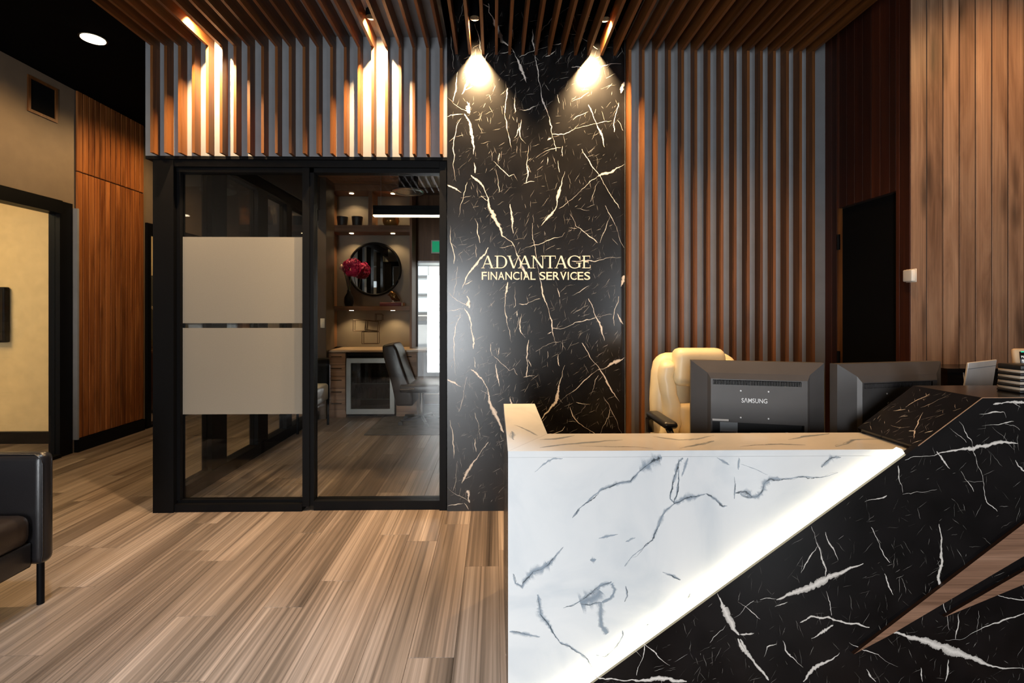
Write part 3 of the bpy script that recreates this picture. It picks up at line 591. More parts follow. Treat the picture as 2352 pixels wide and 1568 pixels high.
# the reflected street, built as solids behind the stand-in door
ext = thing('reflected_building', 'pale rendered building with sash windows, solid copy of the street reflection', 'building', (-1.2, 11.5, 0))
wallw = plain('pale_render', (.78, .75, .70), .8)
MB().box((-5, 11.5, 1.2), (3, 11.8, 4.5)).build('facade', wallw, ext)
MB().box((-5, 11.35, 1.15), (3, 11.5, 1.25)).build('ledge', M['grey_dark'], ext)
MB().box((-5, 11.42, -.02), (3, 11.8, 1.15)).build('plinth', plain('grey_brickwork', (.5, .5, .5), .9, bump=.5, bscale=60), ext)
for i in range(3):
    zz = 1.33 + i * .42; q = MB().box((UX(959, 11.46), 11.46, zz), (UX(984, 11.46), 11.5, zz + .37)).build('window', plain('sash_frame_%d' % i, (.35, .37, .38), .5), ext)
    MB().box((UX(960, 11.44) , 11.45, zz + .02), (UX(983, 11.44), 11.46, zz + .34)).build('glass_light', plain('sash_glass_%d' % i, (.75, .82, .86), .1), q)
gnd = struct(MB().box((-6, 7.4, -.08), (4, 14, -.02)).build('ground', plain('pale_paving', (.8, .8, .8), .8)), 'pale paving outside the stand-in back door')
lw_ = MB().rbox((UX(950, 9.6), 9.6, -.02), (.9, 9.9, UZ(800, 9.6)), .03, 3).build('reflected_white_wall', plain('white_render', (.92, .92, .92), .8))  # white lower part of the reflected street, built as a solid wall
tag(lw_, 'low white wall built for the bright lower part of the street reflection', 'wall')
lamp('street_sun', 'SUN', (0, 9, 8), 5.5, (1, .97, .92), angle=.01, aim=(-.6, 13.5, 2.0))

# ------------------------------------------------------------------ reception desk
DF, DI, DB = 1.603, 1.83, 2.43       # depth of front face, back of the ledge, end of the return
DH = 0.90                            # ledge height
DXL = UX(1167, DF); DXR = 3.3; RW = 0.152
XT0 = U(2106, 1026, DF).x            # where the ledge meets the slope
XT1, ZT = 1.565, 1.077               # top of the slope
desk = thing('reception_desk', 'reception desk with white marble front, black marble wedge and glowing diagonal strip', 'desk', (1.3, 1.8, 0))
NF = Vector((0, -1, 0))
# white front panel with veins
zc = lambda X: DH - (XT0 - X) * 0.714          # height of the diagonal at X
wp = MB().box((DXL, DF, 0), (XT0 + .1, DF + .02, DH - .0205))
kk = 0
for ox, oy, sc, lst in W_VEINS:
    for pts, w, kind in lst:
        P = [U(ox + px / sc, oy + py / sc, DF) for px, py in pts]
        P = [Vector((min(max(p.x, DXL + .002), XT0 + .05), p.y, min(p.z, DH - .024))) for p in P]
        wm = w / sc / F * DF; kk += 1
        if kind == 2:
            for q_ in range(3): strip(wp, P, wm * 1.5, NF, .0002 + (kk % 6) * .00006 + q_ * .0001, 1, taper=False, rag=.03)
        else:
            strip(wp, P, wm * (3.0 if kind else 1.6) + (.012 if kind else .006), NF, .0002 + (kk % 6) * .00006, 1, rag=.04)
            if kind == 1: strip(wp, P, wm * 0.7 + .003, NF, .0007 + (kk % 6) * .00006, 2, rag=.10, lev=4)
wpo = wp.build('white_front', [M['marble_white'], M['w_halo'], M['w_vein']], desk); wpo['label'] = 'glossy white marble front with grey veins'
# white marble ledge: front run and return, mitred
LV = MB()
LV.prism([(DXL, DF - .0, DH), (XT0, DF, DH), (XT0, DI, DH), (DXL + RW, DI, DH)], (0, 0, -.02))
UPN = Vector((0, 0, 1))
LED = [([(1190,1005),(1196,1025)],9), ([(1160,960),(1180,975),(1205,985),(1235,1000)],9), ([(1205,1020),(1240,1010),(1275,1008),(1320,1000)],10), ([(1240,1028),(1300,1020),(1390,1012),(1430,1010)],10), ([(1500,1002),(1560,1010),(1600,1008),(1640,1000),(1660,992)],10), ([(1330,1024),(1440,1026),(1500,1030)],7), ([(1810,1010),(1850,1002),(1905,995)],9), ([(1920,1026),(1960,1010),(2030,1008),(2060,1020)],9), ([(1160,975),(1175,990),(1180,1010)],9), ([(1560,1030),(1610,1020),(1640,1012)],8), ([(1700,1026),(1780,1020),(1850,1022)],6)]
def on_ledge(px, py, back=False): return ONP(px, py, (0, 0, DH), UPN)
def leds(mb, keep):
    for i, (pts, w) in enumerate(LED):
        P = [on_ledge(*q) for q in pts]
        P = [p for p in P if keep(p)]
        if len(P) < 2: continue
        strip(mb, P, .03, UPN, .0002 + i * .00003, 1, rag=.05); strip(mb, P, .006, UPN, .0006 + i * .00003, 2, rag=.1, lev=3)
leds(LV, lambda p: DF + .01 < p.y < DI - .01 and p.x > DXL + (p.y - DF) / (DI - DF) * RW + .01)
LV.build('ledge', [M['marble_white'], M['w_halo'], M['w_vein']], desk)['label'] = 'white marble ledge along the front'
LR = MB().prism([(DXL, DF + .0012, DH), (DXL + RW - .0012, DI, DH), (DXL + RW, DB, DH), (DXL, DB, DH)], (0, 0, -.02))
leds(LR, lambda p: p.y < DB - .01 and DXL + .005 < p.x < DXL + (p.y - DF) / (DI - DF) * RW - .008 and p.x < DXL + RW - .008)
LR.build('return_ledge', [M['marble_white'], M['w_halo'], M['w_vein']], desk)['label'] = 'white marble ledge of the side return'
sb = MB().box((DXL, DF + .02, 0), (DXL + RW, DB, DH - .02)); sn = Vector((-1, 0, 0))
for pts, w in COLUMN_VEINS[::2]:
    P = [Vector((DXL, DF + .05 + px / 1220 * .75, .85 - (py - 300) / 1295 * .85)) for px, py in pts]; P = [p for p in P if .01 < p.z < DH - .03 and p.y < DB - .01]
    if len(P) > 1: strip(sb, P, w * .0006, sn, .0004, 1)
sb.build('return_side', [M['marble_black'], M['vein']], desk)['label'] = 'black marble side of the desk return'
MB().box((DXL + RW, DF + .02, 0), (XT0 + .1, DI, DH - .02)).build('carcass', M['black'], desk)
# black wedge: slanted block in front of the white panel and the tower beside it
BF = DF - .035
P0 = (U(1345, 1568, BF)); sl_ = 0.714
def diag(X): return U(2106, 1026, BF).z - (U(2106, 1026, BF).x - X) * sl_
xb0 = U(2106, 1026, BF).x - U(2106, 1026, BF).z / sl_
XS1 = U(2256, 913, BF).x; ZS1 = U(2256, 913, BF).z
XM, ZM = U(2106, 1026, BF).x, U(2106, 1026, BF).z
fr = MB().prism([(xb0, BF, 0), (DXR, BF, 0), (DXR, BF, ZS1), (XS1, BF, ZS1), (XM, BF, ZM)], (0, .02, 0))
kk = 0
for ox, oy, sc, lst in DESK_VEINS:
    for pts, w in lst:
        P = [U(ox + px / sc, oy + py / sc, BF) for px, py in pts]
        P = [p for p in P if p.z > .003]
        if len(P) < 2: continue
        kk += 1; strip(fr, P, w * 1.4 / sc / F * BF, NF, .0003 + (kk % 7) * .0001, 1, rag=.085, lev=3)
rnd = random.Random(11)
def inside_front(p): return p.z > .01 and p.x < 2.2 and p.z < (ZS1 - .01 if p.x > XS1 else (ZM + (p.x - XM) * (ZS1 - ZM) / (XS1 - XM) - .01 if p.x > XM else diag(p.x) - .01))
for i in range(1500):
    x0, z0 = rnd.uniform(.2, 2.2), rnd.uniform(.0, 1.07)
    a = rnd.choice([rnd.gauss(-1.1, .3), rnd.gauss(.5, .3), rnd.gauss(1.4, .3)]); l = rnd.uniform(.008, .05)
    p = [Vector((x0 + math.cos(a) * l * (t - .5), BF, z0 + math.sin(a) * l * (t - .5))) for t in (0, .5, 1)]
    if all(inside_front(q) for q in p): strip(fr, p, rnd.uniform(.0004, .0013), NF, .0002, 2, rag=.12, lev=1)
fro = fr.build('black_front', [M['marble_desk'], M['vein'], M['hair']], desk); fro['label'] = 'black marble wedge front with ivory veins'
# slope and tower top
slp = [(XM, BF + .0205, ZM), (XS1, BF + .0205, ZS1), (XS1, DI, ZS1), (XM, DI, ZM)]
nS = (Vector(slp[1]) - Vector(slp[0])).cross(Vector(slp[3]) - Vector(slp[0])).normalized()
if nS.z < 0: nS = -nS
se = (Vector(slp[1]) - Vector(slp[0]))
so = MB().prism([(XM, BF + .0203, ZM), (XS1, BF + .0203, ZS1), (XS1, DI, ZS1), (XM, DI, ZM)], tuple(-nS * .018))
for i, (pts, w) in enumerate(SLOPE_VEINS):
    P = [ONP(2080 + px / 5.228, 760 + py / 5.228, slp[0], nS) for px, py in pts]
    P = [p for p in P if BF < p.y < DI and XM + .003 < p.x < XS1 - .003]
    if len(P) < 2: continue
    strip(so, P, w / 5.228 / F * 1.75 * 1.5, nS, .0003 + i * .00005, 1)
for i in range(70):
    u, v = rnd.random() * .94 + .03, rnd.random() * .94 + .03
    p0 = Vector(slp[0]) + se * u + Vector((0, DI - BF - .02, 0)) * v
    d_ = (se.normalized() * rnd.uniform(.3, 1) + Vector((0, rnd.uniform(-1, 1), 0))).normalized() * rnd.uniform(.006, .016)
    strip(so, [p0 - d_, p0 + d_], rnd.uniform(.0008, .002), nS, .0002, 2, lev=1)
so.build('slope', [M['marble_desk'], M['vein'], M['hair']], desk)['label'] = 'black marble slope from ledge up to the higher counter'
tp = MB().box((XS1, BF + .0203, ZS1 - .018), (DXR, DI, ZS1))
for (a, b, w) in (((1.85, 1.70), (1.97, 1.74), .012), ((1.86, 1.68), (1.88, 1.60), .012), ((2.1, 1.7), (2.3, 1.62), .01)):
    strip(tp, [(a[0], a[1], ZS1), (b[0], b[1], ZS1)], w, UPN, .0003, 1)
tp.build('counter_top', [M['marble_desk'], M['vein']], desk)['label'] = 'black marble high counter top'
MB().prism([(XM, DI, 0), (DXR, DI, 0), (DXR, DI, ZS1 - .018), (XS1 + .01, DI, ZS1 - .018), (XM + .012, DI, ZM - .018)], (0, -.02, 0)).build('tower_back', M['black'], desk)
MB().tube([(XM + .004, BF - .0002, ZM + .0032), (XS1, BF - .0002, ZS1 - .0005), (DXR, BF - .0002, ZS1 - .0005)], .0014, 6).build('edge_band', plain('tan_edge_band', (.34, .21, .14), .4), desk)
# glowing strip in the shadow gap along the diagonal
dv = Vector((XM - xb0, 0, ZM)).normalized(); nv = Vector((-dv.z, 0, dv.x))
a = Vector((xb0, BF + .008, 0)) + dv * .02 + nv * .001; b = Vector((XM, BF + .008, ZM)) - dv * .040 + nv * .001
MB().prism([a, b, b + nv * .017, a + nv * .017], (0, .022, 0)).build('light_strip', M['led'], desk)['label'] = 'glowing warm white diagonal strip'
# walnut inlays on the black front
def fin(pix, th=.011):
    pts = [U(px, py, BF - .0) for px, py in pix]
    P = [p + Vector((0, -th, 0)) for p in pts]
    m = MB(); n_ = len(P)
    m.add(P, [list(range(n_))], 0); Q = pts
    m.add(P + Q, [(i, (i + 1) % n_, n_ + (i + 1) % n_, n_ + i) for i in range(n_)], 1)
    o = m.build('walnut_inlay', [M['fin_wood'], M['fin_edge']], desk); o['label'] = 'tapered walnut blade on the black front'; return o
fin([(1955, 1497), (2352, 1192), (2500, 1078), (2500, 1180), (2352, 1268), (2040, 1452)])
fin([(2162, 1412), (2352, 1302), (2500, 1216), (2500, 1262), (2352, 1334)])

# work surfaces behind the desk
wt = thing('work_table', 'black work surface behind the reception ledge under the monitors', 'table', (1.4, 2.1, 0))
MB().box((DXL + RW + .02, DI + .004, .70), (1.98, 2.26, .73)).build('top', M['black'], wt)
for xx in (.30, 1.90): MB().box((xx, DI + .03, 0), (xx + .03, 2.24, .70)).build('side_panel', M['black'], wt)
st_ = thing('side_table', 'black raised side surface carrying the silver laptop', 'table', (2.4, 2.2, 0))
MB().box((2.0, 1.99, .905), (3.2, 2.43, .93)).build('top', M['black'], st_)
for xx in (2.01, 3.17): MB().box((xx, 2.0, 0), (xx + .025, 2.42, .905)).build('side_panel', M['black'], st_)
cr = thing('credenza', 'black marble credenza against the pale boarded wall', 'cabinet', (2.8, 2.55, 0))
cz = UZ(848, 2.45); cx0 = U(2176, 860, 2.45).x
cb = MB().box((cx0, 2.45, 0), (3.4, 2.645, cz - .02)); strip(cb, [U(2212, 848, 2.45), U(2214, 868, 2.45), U(2216, 895, 2.45)], .010, NF, .0004, 1); strip(cb, [U(2300, 880, 2.45), U(2330, 870, 2.45)], .006, NF, .0004, 1)
cb.build('body', [M['marble_desk'], M['vein']], cr)
MB().box((cx0 - .004, 2.446, cz - .02), (3.41, 2.65, cz)).build('top', M['marble_desk'], cr)

# ------------------------------------------------------------------ monitors
def text_mesh(txt, name, size_w, size_h, ext=.001, font_bold=0.0):
    cu = bpy.data.curves.new(name, 'FONT'); cu.body = txt; cu.extrude = ext; cu.offset = font_bold; cu.resolution_u = 4
    o = bpy.data.objects.new(name, cu); COL.objects.link(o)
    bpy.context.view_layer.update()
    me = bpy.data.meshes.new_from_object(o.evaluated_get(bpy.context.evaluated_depsgraph_get()))
    bpy.data.objects.remove(o); bpy.data.curves.remove(cu)
    xs = [v.co.x for v in me.vertices]; ys_ = [v.co.y for v in me.vertices]
    sx = size_w / (max(xs) - min(xs)); sy = size_h / (max(ys_) - min(ys_))
    x0, y0 = min(xs), min(ys_)
    for v in me.vertices: v.co = Vector(((v.co.x - x0) * sx, (v.co.y - y0) * sy, v.co.z))
    return me
def face_mat(origin, ex, ey):          # text plane: x along ex, y along ey, out of plane = ex x ey
    ex, ey = Vector(ex).normalized(), Vector(ey).normalized(); ez = ex.cross(ey)
    m = Matrix.Identity(4)
    for i in range(3): m[i][0], m[i][1], m[i][2], m[i][3] = ex[i], ey[i], ez[i], origin[i]
    return m
def monitor(pl, pr, ztop_l, label):
    # pl, pr: top corners (x, y) on the floor plan, left and right; seen from behind
    A, B = Vector((pl[0], pl[1], 0)), Vector((pr[0], pr[1], 0)); ex = (B - A).normalized(); W = (B - A).length; out = Vector((ex.y, -ex.x, 0))   # towards the camera
    H = W * .70; z1 = ztop_l; z0 = z1 - H; mid = (A + B) / 2
    t = thing('monitor', label, 'monitor', (mid.x, mid.y, .73), 'monitors behind the reception ledge')
    def P(x, z, d): return A + ex * x + Vector((0, 0, z)) + out * d
    # frame slab
    m = MB(); D0 = -.035
    quad = lambda pts: m.add(pts, [(0, 1, 2, 3)], 0)
    def ringq(r0, d0, r1, d1):
        c0 = [P(r0[0], z0 + r0[2], d0), P(W - r0[1], z0 + r0[2], d0), P(W - r0[1], z1 - r0[3], d0), P(r0[0], z1 - r0[3], d0)]
        c1 = [P(r1[0], z0 + r1[2], d1), P(W - r1[1], z0 + r1[2], d1), P(W - r1[1], z1 - r1[3], d1), P(r1[0], z1 - r1[3], d1)]
        for i in range(4): quad([c0[i], c0[(i+1) % 4], c1[(i+1) % 4], c1[i]])
        return c1
    e = W * .14
    c0 = [P(0, z0, D0), P(W, z0, D0), P(W, z1, D0), P(0, z1, D0)]; m.add(c0, [(3, 2, 1, 0)], 0)
    ringq((0, 0, 0, 0), D0, (0, 0, 0, 0), 0)
    ringq((0, 0, 0, 0), 0, (e * .86, e * .86, .05, .048), .030)
    ringq((e * .86, e * .86, .05, .048), .030, (e, e, .06, .068), .040)
    c = ringq((e, e, .06, .068), .040, (e * 1.03, e * 1.03, .065, .072), .042)
    # back plate with vent slot and connector bay left open
    xa_, xb_ = e * 1.03, W - e * 1.03; za, zb = z0 + .065, z1 - .072
    vx0, vx1 = xa_ + W * .015, xb_ - W * .045; vz1 = zb - H * .0; vz0 = vz1 - .020; bz = z0 + H * .30; bx0, bx1 = xa_ + .006, xb_ - .012
    d = .042
    def rect(x0, x1, za_, zb_, dd=d): quad([P(x0, za_, dd), P(x1, za_, dd), P(x1, zb_, dd), P(x0, zb_, dd)])
    vz1 -= .004; vz0 -= .004
    rect(xa_, xb_, vz1, zb); rect(xa_, vx0, vz0, vz1); rect(vx1, xb_, vz0, vz1); rect(xa_, xb_, bz, vz0); rect(xa_, bx0, za, bz); rect(bx1, xb_, za, bz)
    m.build('housing', M['dark_plastic'], t, recalc=False)
    q = MB().add([P(vx0, vz0, d - .008), P(vx1, vz0, d - .008), P(vx1, vz1, d - .008), P(vx0, vz1, d - .008)], [(0, 1, 2, 3)])
    for x0_, x1_, z0_, z1_ in ((vx0, vx1, vz0, vz0), (vx0, vx1, vz1, vz1)): q.add([P(x0_, z0_, d), P(x1_, z0_, d), P(x1_, z0_, d - .008), P(x0_, z0_, d - .008)], [(0, 1, 2, 3)])
    q.build('vent_slot', M['black_matt'], t, recalc=False)
    fn = MB(); nfin = 56
    for i in range(nfin):
        xx = vx0 + (vx1 - vx0) * (i + .5) / nfin; fn.prism([P(xx - .0012, vz0, d - .007), P(xx + .0012, vz0, d - .007), P(xx + .0012, vz1 - .003, d - .007), P(xx - .0012, vz1 - .003, d - .007)], out * .004)
    fn.build('vent_fins', M['dark_plastic'], t)['kind'] = 'stuff'
    q = MB().add([P(bx0, za, d - .03), P(bx1, za, d - .03), P(bx1, bz, d - .03), P(bx0, bz, d - .03)], [(0, 1, 2, 3)]).add([P(bx0, bz, d), P(bx1, bz, d), P(bx1, bz, d - .03), P(bx0, bz, d - .03)], [(0, 1, 2, 3)])
    for xx in (bx0, bx1): q.add([P(xx, za, d), P(xx, bz, d), P(xx, bz, d - .03), P(xx, za, d - .03)], [(0, 1, 2, 3)])
    q.build('connector_bay', M['black_plastic'], t, recalc=False)
    # rating label, blue plug, asset strip, screws, maker's name
    MB().prism([P(bx0 + .035, bz - .058, d - .029), P(bx0 + .105, bz - .058, d - .029), P(bx0 + .105, bz - .006, d - .029), P(bx0 + .035, bz - .006, d - .029)], out * .0012).build('rating_label', plain('rating_label', (.28, .29, .30), .5), t)
    bc = MB()
    MB().prism([P(bx0 + .036, bz - .056, d - .0275), P(bx0 + .104, bz - .056, d - .0275), P(bx0 + .104, bz - .041, d - .0275), P(bx0 + .036, bz - .041, d - .0275)], out * .0005).build('barcode_field', plain('barcode_field', (.55, .53, .56), .5), t)
    for i in range(22):
        xx = bx0 + .039 + i * .0028; bc.prism([P(xx, bz - .053, d - .0268), P(xx + random.choice((.0007, .0013, .0018)), bz - .053, d - .0268), P(xx + .001, bz - .044, d - .0268), P(xx, bz - .044, d - .0268)], out * .0003)
    bc.build('barcode', M['black_matt'], t)
    MB().rbox((0, 0, 0), (.03, .022, .03), .004, 2, M=face_mat(P(bx1 - .075, bz - .04, d - .03), ex, out)).build('blue_plug', plain('blue_plastic', (.02, .05, .28), .4), t)
    MB().cyl(P(bx1 - .06, bz - .055, d - .018), P(bx1 - .06, bz - .035, d - .018), .006).build('plug_lead', plain('blue_lead', (.02, .05, .25), .4), t)
    MB().prism([P(xa_ + .006, bz + .004, d), P(xa_ + .070, bz + .004, d), P(xa_ + .070, bz + .012, d), P(xa_ + .006, bz + .012, d)], out * .0006).build('asset_strip', plain('asset_strip', (.62, .60, .58), .5), t)
    for fx, fz in ((.43, .0), (.57, .0), (.43, .1), (.57, .1)):
        xx = W * (.37 if fx == .43 else .575); zz = (vz0 - .024) if fz == 0 else bz + .022
        MB().cyl(P(xx, zz, d), P(xx, zz, d + .0015), .0032, n=10).build('screw', M['silver'], t)
    tw = W * .19; me = text_mesh('S\u039bMSUNG', 'maker_name', tw, tw * .20, .0002, .006)
    me.materials.append(M['silver']); o = link('maker_name', me, t); 
    mw = face_mat(P(W * .376, (vz0 + bz) / 2 + .006, d + .0006), ex, (0, 0, 1)); o.matrix_parent_inverse = Matrix.Translation(-Vector(t.location)); o.matrix_basis = mw
    # stand
    c_ = P(W / 2, 0, .0)
    MB().cyl((c_.x, c_.y, .745), (c_.x, c_.y, z0 + .06), .022, n=14).build('stand_neck', M['black_plastic'], t)
    MB().lathe((c_.x, c_.y, .73), [(0, .0), (.10, .0), (.10, .008), (.03, .018), (0, .018)], 24).build('stand_base', M['black_plastic'], t)
    MB().add([P(.02, z0 + .03, D0 - .001), P(W - .02, z0 + .03, D0 - .001), P(W - .02, z1 - .02, D0 - .001), P(.02, z1 - .02, D0 - .001)], [(3, 2, 1, 0)]).build('screen', plain('screen_glass', (.01, .01, .012), .1), t, recalc=False)
    return t
a, b = U(1587, 827, 2.16), U(1893, 834, 2.03); monitor(a, b, a.z, 'black monitor seen from behind in front of the cream chair')
a, b = U(1923, 836, 1.99), U(2161, 829, 2.10); monitor(a, b, a.z, 'black monitor seen from behind beside the black marble slope')

# ------------------------------------------------------------------ cream office chair
def sculpt(bm, fn):
    for v in bm.verts: v.co = fn(v.co.copy())
def cushion(mb, w, h, d, fn, r=.03, cuts=10, mi=0):
    bm = bmesh.new(); bmesh.ops.create_cube(bm, size=1)
    for v in bm.verts: v.co = Vector((v.co.x * w, v.co.y * d, v.co.z * h))
    bmesh.ops.bevel(bm, geom=bm.edges[:], offset=r, segments=3, profile=.5, affect='EDGES')
    bmesh.ops.subdivide_edges(bm, edges=[e for e in bm.edges if e.calc_length() > .06], cuts=cuts, use_grid_fill=True)
    sculpt(bm, fn); mb.addbm(bm, mi, True)
CYc = 2.66
ch = thing('office_chair', 'cream leather executive chair behind the left monitor', 'chair', (U(1605, 800, CYc).x, CYc, 0))
cxm = U(1605, 800, CYc).x; ctop = UZ(800, CYc)
def lean(p, zb=.48): return Vector((p.x, p.y + (p.z - zb) * .10, p.z))
bh = ctop - .03 - .45
def backf(p):
    zz = (p.z + bh / 2) / bh
    wsc = 1.0 - .10 * max(0, zz - .65) / .35 - .14 * max(0, (zz - .86) / .14) ** 2 - .12 * max(0, .3 - zz)
    return lean(Vector((p.x * wsc + cxm, p.y + CYc + .03 - .02 * abs(p.x) / .2, p.z + bh / 2 + .45)))
mbk = MB(); cushion(mbk, .50, bh, .12, backf, .05); mbk.build('backrest', M['cream_leather'], ch)
# side bolsters
for sgn in (-1, 1):
    m_ = MB()
    def bf(p, sgn=sgn):
        zz = (p.z + bh / 2) / bh
        return lean(Vector((cxm + sgn * (.175 - .035 * max(0, zz - .45) + .018 * math.sin(zz * 9)) + p.x * (1.0 - .35 * zz), p.y + CYc - .045 + .010 * math.sin(p.z * 60), p.z * .93 + bh / 2 + .45)))
    cushion(m_, .12, bh * .97, .10, bf, .045); m_.build('bolster', M['cream_leather'], ch)
m_ = MB(); hh = .20
cushion(m_, .30, hh, .12, lambda p: lean(Vector((p.x * (1 - .12 * (p.z / hh + .5)) * (1 if True else 1) + cxm + .0, p.y * (1 - .25 * (.5 - p.z / hh)) + CYc - .055, p.z + ctop - hh / 2))), .04); m_.build('headrest', M['cream_leather'], ch)
for i in range(2):
    m_ = MB(); z_ = .60 + i * .175
    cushion(m_, .25, .17, .09, lambda p: lean(Vector((p.x + cxm, p.y + CYc - .045, p.z + z_))), .03); m_.build('back_pad', M['cream_leather'], ch)
m_ = MB(); cushion(m_, .52, .13, .50, lambda p: Vector((p.x + cxm, p.y + CYc - .25, p.z + .46 - .02 * (p.x / .26) ** 2)), .05); m_.build('seat', M['cream_leather'], ch)
for sgn in (-1, 1):
    zA = UZ(965, 2.48); xx = cxm + sgn * .27
    m_ = MB(); m_.tube([(xx, CYc - .02, zA - .10), (xx, CYc - .01, zA - .03), (xx, CYc - .06, zA), (xx, CYc - .30, zA - .005), (xx, CYc - .36, zA - .06), (xx, CYc - .30, zA - .20)], .020, 10)
    m_.rbox((xx - .035, CYc - .34, zA - .012), (xx + .035, CYc - .05, zA + .022), .016, 3); m_.build('armrest', M['black_plastic'], ch)
MB().cyl((cxm, CYc - .25, .10), (cxm, CYc - .25, .40), .03).build('gas_lift', M['chrome'], ch)
for i in range(5):
    an = i * 2 * math.pi / 5 + .3; ex_ = Vector((math.cos(an), math.sin(an), 0)); p = Vector((cxm, CYc - .25, 0))
    MB().cyl(p + Vector((0, 0, .11)), p + ex_ * .30 + Vector((0, 0, .075)), .028, .018, 10).build('base_spoke', M['black_plastic'], ch)
    MB().cyl(p + ex_ * .30 + Vector((0, -.02, .03)), p + ex_ * .30 + Vector((0, .02, .03)), .03, n=14).build('castor', M['black_plastic'], ch)

# ------------------------------------------------------------------ laptop, terminal, card boxes, cable, sensor
lp0, lp1 = U(2218, 832, 2.10), U(2283, 825, 2.24)
lap = thing('laptop', 'open silver laptop with its lid towards the counter', 'laptop', (lp0.x, lp0.y, .93))
exl = Vector((lp1.x - lp0.x, lp1.y - lp0.y, 0)); LW = exl.length; exl.normalize(); bkl = Vector((-exl.y, exl.x, 0))   # away from the camera
LHt = lp0.z - .942
lidn = (Vector((0, 0, 1)) * 1.0 - bkl * .12).normalized()
o0 = Vector((lp0.x, lp0.y, .942)) + bkl * .02
lm = MB().rbox((0, 0, 0), (LW, LHt / lidn.z, .008), .003, 2, M=face_mat(o0, exl, lidn)); lm.build('lid', M['silver'], lap)
MB().box((0, LHt * .86, .0078), (LW, LHt * .87, .0084)).build('lid_seam', M['grey'], lap).matrix_basis = face_mat(o0, exl, lidn)
mk = MB().box((LW * .47, LHt * .22, .008), (LW * .485, LHt * .42, .0086)).box((LW * .47, LHt * .22, .008), (LW * .55, LHt * .25, .0086)).box((LW * .53, LHt * .22, .008), (LW * .545, LHt * .33, .0086)); mk.build('lid_logo', M['grey'], lap).matrix_basis = face_mat(o0, exl, lidn)
MB().rbox((0, 0, 0), (LW, .20, .012), .003, 2, M=face_mat(Vector((lp0.x, lp0.y, .93)) + bkl * .02, exl, bkl)).build('keyboard_base', M['silver'], lap)
for nm in ('lid_seam', 'lid_logo'):
    for o in lap.children:
        if o.name.startswith(nm): o.matrix_parent_inverse = Matrix.Translation(-Vector(lap.location))
tz = ZS1
tm = thing('payment_terminal', 'beige upright terminal with dark screen behind the card boxes', 'terminal', (1.86, 1.77, tz))
T0 = U(2327, 800, 1.77)
fm = face_mat(Vector((T0.x - .006, 1.765, tz)), (1, .02, 0), (.03, .12, 1))
MB().rbox((0, 0, 0), (.16, T0.z - tz, .018), .012, 3, M=fm).build('body', plain('beige_plastic', (.62, .42, .24), .4), tm)
MB().rbox((.016, .07, .0175), (.146, T0.z - tz - .012, .0195), .002, 1, M=fm).build('screen', plain('dark_screen', (.012, .008, .007), .15), tm)
for txt, yy, hh_, col_ in (('Mon', .108, .0085, (.8, .76, .7)), ('& Jo', .094, .0085, (.8, .76, .7)), ('Country', .083, .004, (.5, .46, .42))):
    me = text_mesh(txt, 'screen_text', hh_ * len(txt) * .78, hh_, .0002); me.materials.append(emit('screen_text_' + txt[:2].strip(), col_, .6)); o = link('screen_text', me, tm); o.matrix_parent_inverse = Matrix.Translation(-Vector(tm.location)); o.matrix_basis = fm @ Matrix.Translation((.021, yy, .0197))
MB().rbox((.021, .128, .0195), (.034, .132, .0199), .0003, 1, M=fm).build('screen_icon', emit('green_icon', (.02, .5, .3), .8), tm)
S0 = U(2325, 905, 1.665)
for i in range(5):
    z0 = tz + i * .0195
    bx = thing('card_box', ['lowest', 'second lowest', 'middle', 'second highest', 'topmost'][i] + ' box of the small stack on the black counter', 'box', (S0.x + .05, 1.68, z0), 'card boxes on the counter')
    MB().rbox((S0.x + .001 * i, 1.640, z0), (S0.x + .1, 1.72, z0 + .0105 if i < 4 else z0 + .018), .004, 2).build('tray', M['black_plastic'] if i < 5 else M['white'], bx)
    if i < 4: MB().rbox((S0.x + .004, 1.643, z0 + .0105), (S0.x + .098, 1.718, z0 + .0192), .001, 1).build('cards', plain('ivory_cards_%d' % i, (.5, .42, .33), .6), bx)
cab = MB(); c0, c1 = U(2293, 893, 1.95), U(2326, 852, 1.85)
zz0 = .936; pts = []
for i in range(13):
    t = i / 12; x_ = c0.x + (c1.x - c0.x) * t; pts.append((x_, 1.96 - .08 * t, c1.z - (c1.z - zz0) * (1 - t) ** 3.0))
pts = [(c0.x - .0, 2.0, zz0 - .002), (c0.x - .0, 1.97, zz0 + .002)] + pts + [(c1.x + .03, 1.79, c1.z - .003)]
tag(cab.tube(pts, .0035, 8).build('power_cable', plain('white_cable', (.75, .66, .52), .4)), 'white cable arching up to the terminal', 'cable')
sp = ONX(2094, 633, XSIDE)
sn_ = thing('motion_sensor', 'small white sensor box on the dark boarded side wall', 'sensor', tuple(sp))
MB().rbox((XSIDE - .004, sp.y - .034, sp.z - .036), (XSIDE, sp.y + .034, sp.z + .036), .002, 1).build('back_plate', M['white'], sn_)
MB().rbox((XSIDE - .026, sp.y - .030, sp.z - .032), (XSIDE - .004, sp.y + .030, sp.z + .032), .006, 3).build('cover', M['white'], sn_)

